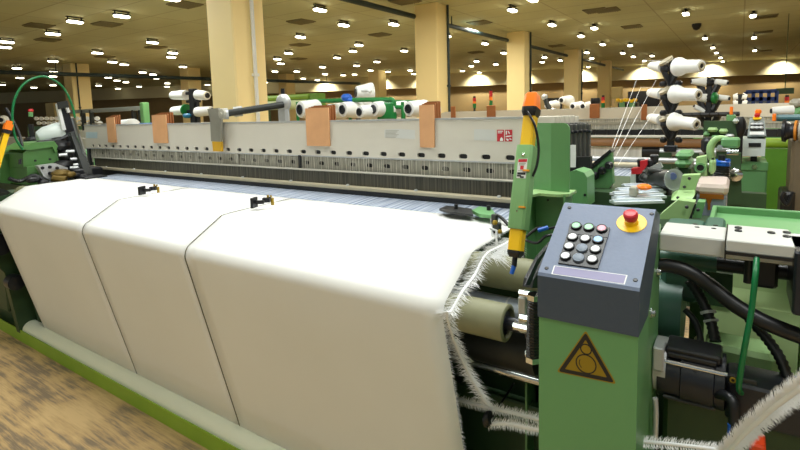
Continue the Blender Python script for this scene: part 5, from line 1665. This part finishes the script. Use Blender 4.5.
for k, (cx, cy, r) in enumerate(((202, 198, 36), (415, 198, 33), (345, 205, 30), (500, 210, 28), (570, 196, 32), (650, 196, 30), (745, 194, 33), (800, 200, 30))):
    q = rk(cx, cy, YR - .25 + (k % 3) * .12)
    R_ = r / 5 / 500 * (q - EYE).length * .95
    o = cone_(q + V((.05, .24, -.0)), (-.2, -.97, .0), .26, R_ * 1.45, R_ * 1.2, 'large white yarn cone, %s along the green tube rack' % ['first', 'third', 'second', 'fourth', 'fifth', 'sixth', 'seventh', 'eighth'][k], 'cones on the green tube rack')
for k, (cx, cy) in enumerate(((495, 115), (492, 172))):
    q = rk(cx, cy, YR + .3)
    o = cone_(q + V((.12, .12, 0)), (-.6, -.8, 0), .22, .13, .085, '%s small white cone stacked above the green rack tube' % ['upper', 'lower'][k], 'cones on the green tube rack')
t = thing('cone_post', 'thin black holder with white arm above the green cone rack', 'holder')
q = rk(488, 145, YR + .32); m = MB(); m.cyl((q.x, q.y, .6), (q.x, q.y, q.z + .15), .03, n=8); m.build('post', black, t)
m = MB(); m.tube([rk(510, 103, YR + .2), rk(540, 102, YR + .2), rk(555, 110, YR + .2)], .02, 8); m.build('white_arm', paperw, t)
# olive beam far behind
t = thing('olive_beam', 'long olive green beam lying far behind beside the column', 'beam')
q0, q1_ = at(258, 99, Y=9.5), at(310, 96.5, Y=9.5)
q0, q1_ = V((q0.x - .5, 9.5, (q0.z + q1_.z) / 2)), V((q1_.x, 9.5, (q0.z + q1_.z) / 2))
m = MB(); m.cyl(q0, q1_, .075, n=16); m.build('tube', mat('light_olive', (120, 158, 48), .5), t)
m = MB(); m.cyl(q0 + V((0, .05, -.19)), q1_ + V((0, .05, -.19)), .13, n=16); m.build('pale_roll', mat('pale_green_roll', (196, 208, 160), .6), t)
m = MB(); q = at(313.5, 100, Y=9.45); m.box(q.x - .10, q.x + .2, 9.4, 9.7, q.z - .35, q.z + .17, .02); m.box(q.x - .05, q.x + .1, 9.45, 9.65, 0, q.z - .3); m.build('end_block', mat('light_olive_block', (98, 142, 50), .5), t)
for q in (at(268, 95, Y=9.6),): 
    m = MB(); m.box(q.x - .02, q.x + .02, 9.55, 9.65, 0, q.z); m.build('stand', greenD, t)

# far wooden boxes, white rolls beyond
for px, py, w, h, Y, lab in ((278, 88, 16, 12, 26, 'cream block far behind the pale frame, left of centre'), (346, 90, 16, 16, 26, 'cream block far behind, under a lit wall patch')):
    pass

# ================================================================== LEFT DISTANCE: ROW OF CONES, LOOMS
def lz(cx, cy, Y): return at(cx / 4, 80 + cy / 4, Y=Y)


t = thing('bobbin_creel', 'long grey creel frame with glazed top far behind the left machine', 'creel')
YQ = 8.2
q0, q1_ = lz(300, 120, YQ), lz(560, 128, YQ)
zt, zb = lz(430, 112, YQ).z, lz(430, 128, YQ).z
m = MB(); m.box(q0.x - .4, q1_.x, YQ, YQ + .1, zb, zt, .01); m.build('top_rail', greyblue, t)
m = MB()
for cx in (325, 358, 528, 555):
    m = MB(); q = lz(cx, 120, YQ); m.box(q.x - .06, q.x + .06, YQ, YQ + .1, 0, q.z); m.build('frame_leg', iron, t)
m = MB(); m.box(q0.x, q1_.x, YQ + .02, YQ + .06, 1.38, 1.42); m.build('lower_rail', aluD, t)
m = MB(); q = lz(565, 110, YQ); m.box(q.x - .1, q.x + .1, YQ, YQ + .2, q.z - .5, q.z + .15, .02); m.build('green_end', greenC, t)
YW = 8.5
for k in range(26):
    px = 36 + k * 2.55
    q = at(px, 118.5 + (k % 2) * 4.6, Y=YW)
    R_ = .066
    if k == 0:
        cw = cone_(V((0, 0, 0)), (-.9, .6, 0), .2, R_ * 1.15, R_ * .9, 'small white yarn cone in the long distant row behind the left machine', 'small cones in the distant row')
        cw.location = q
    else:
        c = copy_tree(cw); c.location = q
m = MB(); a_, b_ = at(28, 126, Y=YW + .05), at(104, 122, Y=YW + .05); m.box(a_.x, b_.x, YW + .03, YW + .13, 1.20, 1.34); 
for k in range(6): m.box(a_.x + (b_.x - a_.x) * k / 5 - .04, a_.x + (b_.x - a_.x) * k / 5 + .04, YW + .03, YW + .13, 0, 1.2)
tag(m.build('cone_shelf', greenC), 'green shelf carrying the distant row of small cones', 'shelf')
for i, (px, py, Y, s) in enumerate(((4, 120, 6.5, .16),)):
    q = at(px, py, Y=Y); cone_(q, (.8, -.6, 0), .25, s, s * .7, 'white yarn cone at the left picture edge by the striped post', 'single cones at the left')
# blue/white roll behind second board group
m = MB(); a_, b_ = lz(480, 170, 4.4), lz(545, 178, 4.4); m.lathe((a_.x, 4.4, a_.z - .08), (1, 0, 0), [(0, .02), (0, .12), (b_.x - a_.x - .1, .14), (b_.x - a_.x, .05)], 18)
tag(m.build('cloth_roll', white), 'white rounded roll just above the pale frame between board groups', 'roll')
m = MB(); a_, b_ = lz(550, 178, 4.0), lz(610, 178, 4.0); m.box(a_.x, b_.x, 4.0, 4.3, a_.z - .08, a_.z + .02, .02)
tag(m.build('blue_bundle', mat('sky_blue_wrap', (70, 140, 220), .6)), 'blue wrapped bundle just above the pale frame', 'bundle')
# left creel stand
YS = 6.0
t = thing('creel_post', 'black creel post with white cones left of the nearest column', 'creel')
q = lz(772, 60, YS)
m = MB(); m.box(q.x - .08, q.x + .08, YS - .05, YS + .05, 0, lz(772, 35, YS).z, .01)
for cy in (52, 85, 125): m.box(q.x - .2, q.x + .2, YS - .04, YS + .04, lz(772, cy, YS).z - .03, lz(772, cy, YS).z + .03, .01)
m.box(q.x + .1, q.x + .16, YS - .03, YS + .03, 1.1, lz(772, 40, YS).z, .01)
m.build('post', black, t)
m = MB(); q2 = lz(748, 143, YS - .1); m.ball(q2, .07, 10, (1.6, 1, .8)); m.build('teal_spool', mat('teal_spool_plastic', (24, 110, 150), .4), t)
for k, (xa, ya, xb, yb, lab) in enumerate(((745, 60, 688, 62, 'white yarn cone pointing left, upper on the left creel post'), (745, 120, 690, 124, 'white yarn cone pointing left, lower on the left creel post'), (790, 60, 830, 62, 'white yarn cone tucked against the nearest column, upper'), (790, 128, 850, 122, 'white yarn cone tucked against the nearest column, lower'))):
    a_, b_ = lz(xa, ya, YS), lz(xb, yb, YS)
    cone_(a_, b_ - a_, (b_ - a_).length, .10, .085, lab, 'cones on the left creel post')
m = MB(); m.cyl(lz(748, 120, YS - .02), lz(742, 120, YS - .02), .12, n=14); tag(m.build('green_disc', cone_green), 'small green disc behind the lower left creel cone', 'disc')

# far looms as low machines filling the hall floor -----------------------------------------
def far_machine(x, y, L, label, hh=1.28, top=alu):
    t = thing('loom', label, 'loom', 'distant looms in the hall')
    m = MB(); m.box(x, x + L, y, y + 1.2, .0, .9, .04); m.build('machine_body', greenD, t)
    m = MB(); m.box(x, x + L, y + .4, y + .46, .95, hh, .01); m.build('frame_slat', top, t)
    for k in (0, 1):
        m = MB(); m.box(x + k * (L - .3), x + k * (L - .3) + .3, y - .2, y + 1.5, 0, 1.15, .05); m.build('end_housing', greenC, t)
    m = MB(); m.cyl((x, y + 1.4, .7), (x + L, y + 1.4, .7), .3, n=18); m.build('warp_roll', paperw, t)
    return t


for i, (x, y, lab) in enumerate(((-11.5, 2.7, 'distant green loom just beyond the far machine end'), (-14.5, 5.2, 'distant green loom behind the dark left machine'), (-15, 9.6, 'distant green loom left of the olive beam'), (-14, 14.5, 'distant green loom behind the cone rack'), (-5.6, 13.8, 'distant green loom behind the next loom'), (-6, 19, 'distant green loom far beyond the third column'), (-15, 20, 'distant green loom beyond the second column'), (-22, 9, 'distant green loom near the dark red pipe'), (-23, 15, 'distant green loom behind the dark red pipe'), (-5.5, 25, 'distant green loom near the far wall'), (.5, 14.5, 'distant green loom behind the grey console'))):
    far_machine(x, y, 5.0, lab)
m = MB(); a_ = at(48, 104.5, Y=16); m.box(a_.x - .5, a_.x + .9, 16, 16.6, 0, a_.z + .1, .03)
tag(m.build('cream_cabinet', colm), 'cream cabinet left of the distant column behind the machine', 'cabinet')

# ================================================================== MACHINERY AT THE FAR LEFT END
def le(cx, cy, X=-4.05): return at(cx / 3.41, 80 + cy / 3.41, X=X)


def slab(m, pts, dx): m.prism(pts, (-dx, 0, 0)); return m


greenM = mat('mid_green_paint', (80, 126, 66), .45, noise=.15)
t = thing('drive_housing', 'green drive housing with slanted lid at the far machine end', 'machine housing')
m = MB(); slab(m, [le(78, 250), le(100, 232), le(180, 222), le(196, 240), le(196, 300), le(150, 310), le(95, 315), le(80, 300)], .35); m.build('upper_housing', greenM, t, 0)
m = MB(); slab(m, [le(92, 296, -4.0), le(165, 290, -4.0), le(180, 320, -4.0), le(180, 360, -4.0), le(95, 358, -4.0)], .3); m.build('lower_housing', greenM, t, 0)
m = MB(); slab(m, [le(60, 238, -4.03), le(110, 215, -4.03), le(185, 208, -4.03), le(198, 226, -4.03), le(188, 248, -4.03), le(180, 228, -4.03), le(108, 238, -4.03)], .3); m.build('slanted_lid', greenM, t, 0)
m = MB(); slab(m, [le(0, 255, -4.3), le(60, 250, -4.3), le(80, 300, -4.3), le(78, 360, -4.3), le(0, 350, -4.3)], .3); m.build('side_housing', greenM, t, 0)
m = MB(); slab(m, [le(66, 272, -3.99), le(74, 268, -3.99), le(74, 286, -3.99), le(66, 288, -3.99)], .02); m.build('handle', black, t, 0)
m = MB()
for cx, cy in ((120, 275), (170, 270), (110, 330), (140, 330)):
    c = le(cx, cy, -3.995); m.lathe(c, (1, 0, 0), [(0, .008), (.008, .007)], 10)
m.build('bolt', black, t)
t = thing('gripper_drive', 'tangle of steel plate, brass and black drive parts beside the cloth corner', 'drive')
m = MB(); slab(m, [le(128, 292, -3.93), le(190, 284, -3.93), le(232, 300, -3.93), le(225, 340, -3.93), le(190, 352, -3.93), le(150, 330, -3.93)], .05); m.build('steel_plate', steel, t, 0)
m = MB()
for cx, cy in ((145, 300), (170, 297), (195, 300), (212, 308), (200, 322), (170, 318)):
    c = le(cx, cy, -3.925); m.lathe(c, (1, 0, 0), [(0, .012), (.008, .01)], 8)
m.build('bolt', black, t)
m = MB(); c = le(208, 318, -3.9); m.ball(c, .045, 12, (1, 1.4, .7)); c = le(240, 322, -3.88); m.ball(c, .03, 10, (1, 1.3, .8)); c = le(180, 335, -3.9); m.cyl(c, c + V((.05, .06, -.02)), .03, n=10); m.build('brass_gear', mat('oily_brass', (104, 84, 34), .4, .5), t)
m = MB()
for cx, cy, r in ((112, 340, .035), (150, 350, .03), (175, 352, .03), (190, 340, .025), (230, 334, .025), (255, 325, .03), (285, 328, .03)):
    c = le(cx, cy, -3.9); m.ball(c, r, 10, (1, 1.3, .7))
m.tube([le(30, 335, -3.95), le(70, 345, -3.95), le(120, 325, -3.93), le(170, 358, -3.9)], .013, 8, True, 4)
m.build('black_linkage', black, t)
m = MB(); c = le(295, 332, -3.86); m.box(c.x - .04, c.x + .10, c.y - .05, c.y + .10, c.z - .02, c.z + .01, .006); m.build('rapier_guide', black, t)
t = thing('weft_drum', 'white domed weft feeder drum above the green drive housing', 'weft feeder')
c = le(185, 178, -4.2)
m = MB(); m.lathe(c + V((-.02, -.11, -.05)), (.25, .9, .28), [(0, .02), (.015, .055), (.06, .075), (.15, .08), (.19, .065), (.20, .02)], 24); m.build('drum', whitem, t)
m = MB(); c = le(215, 200, -4.15); m.ball(c, .055, 14, (1, 1.8, .5)); m.tube([le(85, 235, -4.1), le(140, 212, -4.1), le(200, 205, -4.1), le(240, 185, -4.1)], .014, 8, True, 4); c = le(208, 225, -4.1); m.ball(c, .06, 12, (1, 1.1, .8)); c = le(225, 255, -4.1); m.ball(c, .055, 12, (1, 1, 1.3)); c = le(215, 290, -4.05); m.ball(c, .05, 12, (1, 1.4, .8)); c = le(240, 225, -4.1); m.ball(c, .04, 12)
m.build('feeder_body', black, t)
m = MB()
for cx, cy in ((200, 256), (225, 244), (240, 270), (250, 290), (238, 300)):
    c = le(cx, cy, -4.0); m.cyl(c, c + V((.01, .05, .0)), .011, n=8)
m.build('chrome_pin', steel, t)
t = thing('feeder_tower', 'black upright feeder post with white ladder strip at the far end', 'post')
m = MB(); slab(m, [le(198, 85, -4.1), le(226, 76, -4.1), le(262, 200, -4.1), le(275, 300, -4.1), le(250, 300, -4.1), le(232, 200, -4.1)], .05); m.build('post_body', blackM, t, 0)
m = MB(); slab(m, [le(194, 82, -4.08), le(203, 80, -4.08), le(226, 170, -4.08), le(214, 172, -4.08)], .03); slab(m, [le(218, 78, -4.08), le(228, 75, -4.08), le(240, 110, -4.08), le(232, 112, -4.08)], .03); m.build('white_strip', paperw, t, 0)
m = MB(); slab(m, [le(195, 76, -4.07), le(230, 70, -4.07), le(236, 92, -4.07), le(200, 100, -4.07)], .012); m.build('head_block', iron, t, 0)
m = MB(); slab(m, [le(240, 180, -4.0), le(258, 176, -4.0), le(322, 332, -3.9), le(296, 338, -3.9)], .05); m.build('slanted_arm', iron, t, 0)
m = MB(); m.cyl(le(250, 130, -4.0), le(300, 300, -3.95), .016, n=8); m.build('steel_rod', chrome, t)
c = le(262, 320, -4.0)
m = MB(); m.box(c.x - .1, c.x + .08, c.y - .05, c.y + .15, .9, c.z + .04, .01); m.build('foot', black, t)
# loop of green air hose
hose([le(78, 238, -4.0), le(52, 195, -4.0), le(42, 130, -4.0), le(52, 60, -4.0), le(88, 8, -4.0), le(150, -12, -4.0), le(208, 18, -4.0), le(240, 70, -4.0), le(256, 130, -4.0), le(264, 205, -4.0)], .0075, 'green air hose looping high over the far machine end', 'green_hose', greenV, 0, 8)
hose([le(20, 95, -4.1), le(60, 170, -4.05), le(76, 225, -4.0)], .009, 'short black hose beside the green hose loop', 'black_hose')
# dark things beneath
t = thing('signal_post', 'black stem with small red top behind the green drive housing', 'stem')
c = le(105, 150, -4.6)
m = MB(); m.cyl((c.x, c.y, .9), c, .02, n=8); m.box(c.x - .05, c.x + .05, c.y - .05, c.y + .05, c.z - .3, c.z - .1, .02); m.build('stem', black, t)
m = MB(); m.ball(le(105, 105, -4.6), .02, 8); m.build('red_top', red, t)
m = MB(); c = le(105, 125, -4.6); m.cyl(c, le(105, 108, -4.6), .016, n=8); m.build('green_section', greenC, t)
# ================================================================== put every thing's origin at its base
bpy.context.view_layer.update()
done = set()
for o in list(COL.objects):
    if o.parent or o.type not in ('MESH', 'EMPTY') or o.get('kind') == 'structure': continue
    if o.location.length > 1e-6: continue
    tree = [o] + kids(o)
    for c in list(tree[1:]): tree += kids(c)
    ms = [c for c in tree if c.type == 'MESH']
    if not ms: continue
    if any(c.data.name in done for c in ms): continue
    if any(c.data.users > 1 for c in ms): continue
    P = [v.co for c in ms for v in c.data.vertices]
    lo = V((min(p.x for p in P), min(p.y for p in P), min(p.z for p in P)))
    hi = V((max(p.x for p in P), max(p.y for p in P), max(p.z for p in P)))
    b = V(((lo.x + hi.x) / 2, (lo.y + hi.y) / 2, lo.z))
    for c in ms:
        c.data.transform(Matrix.Translation(-b)); done.add(c.data.name)
    o.location = b
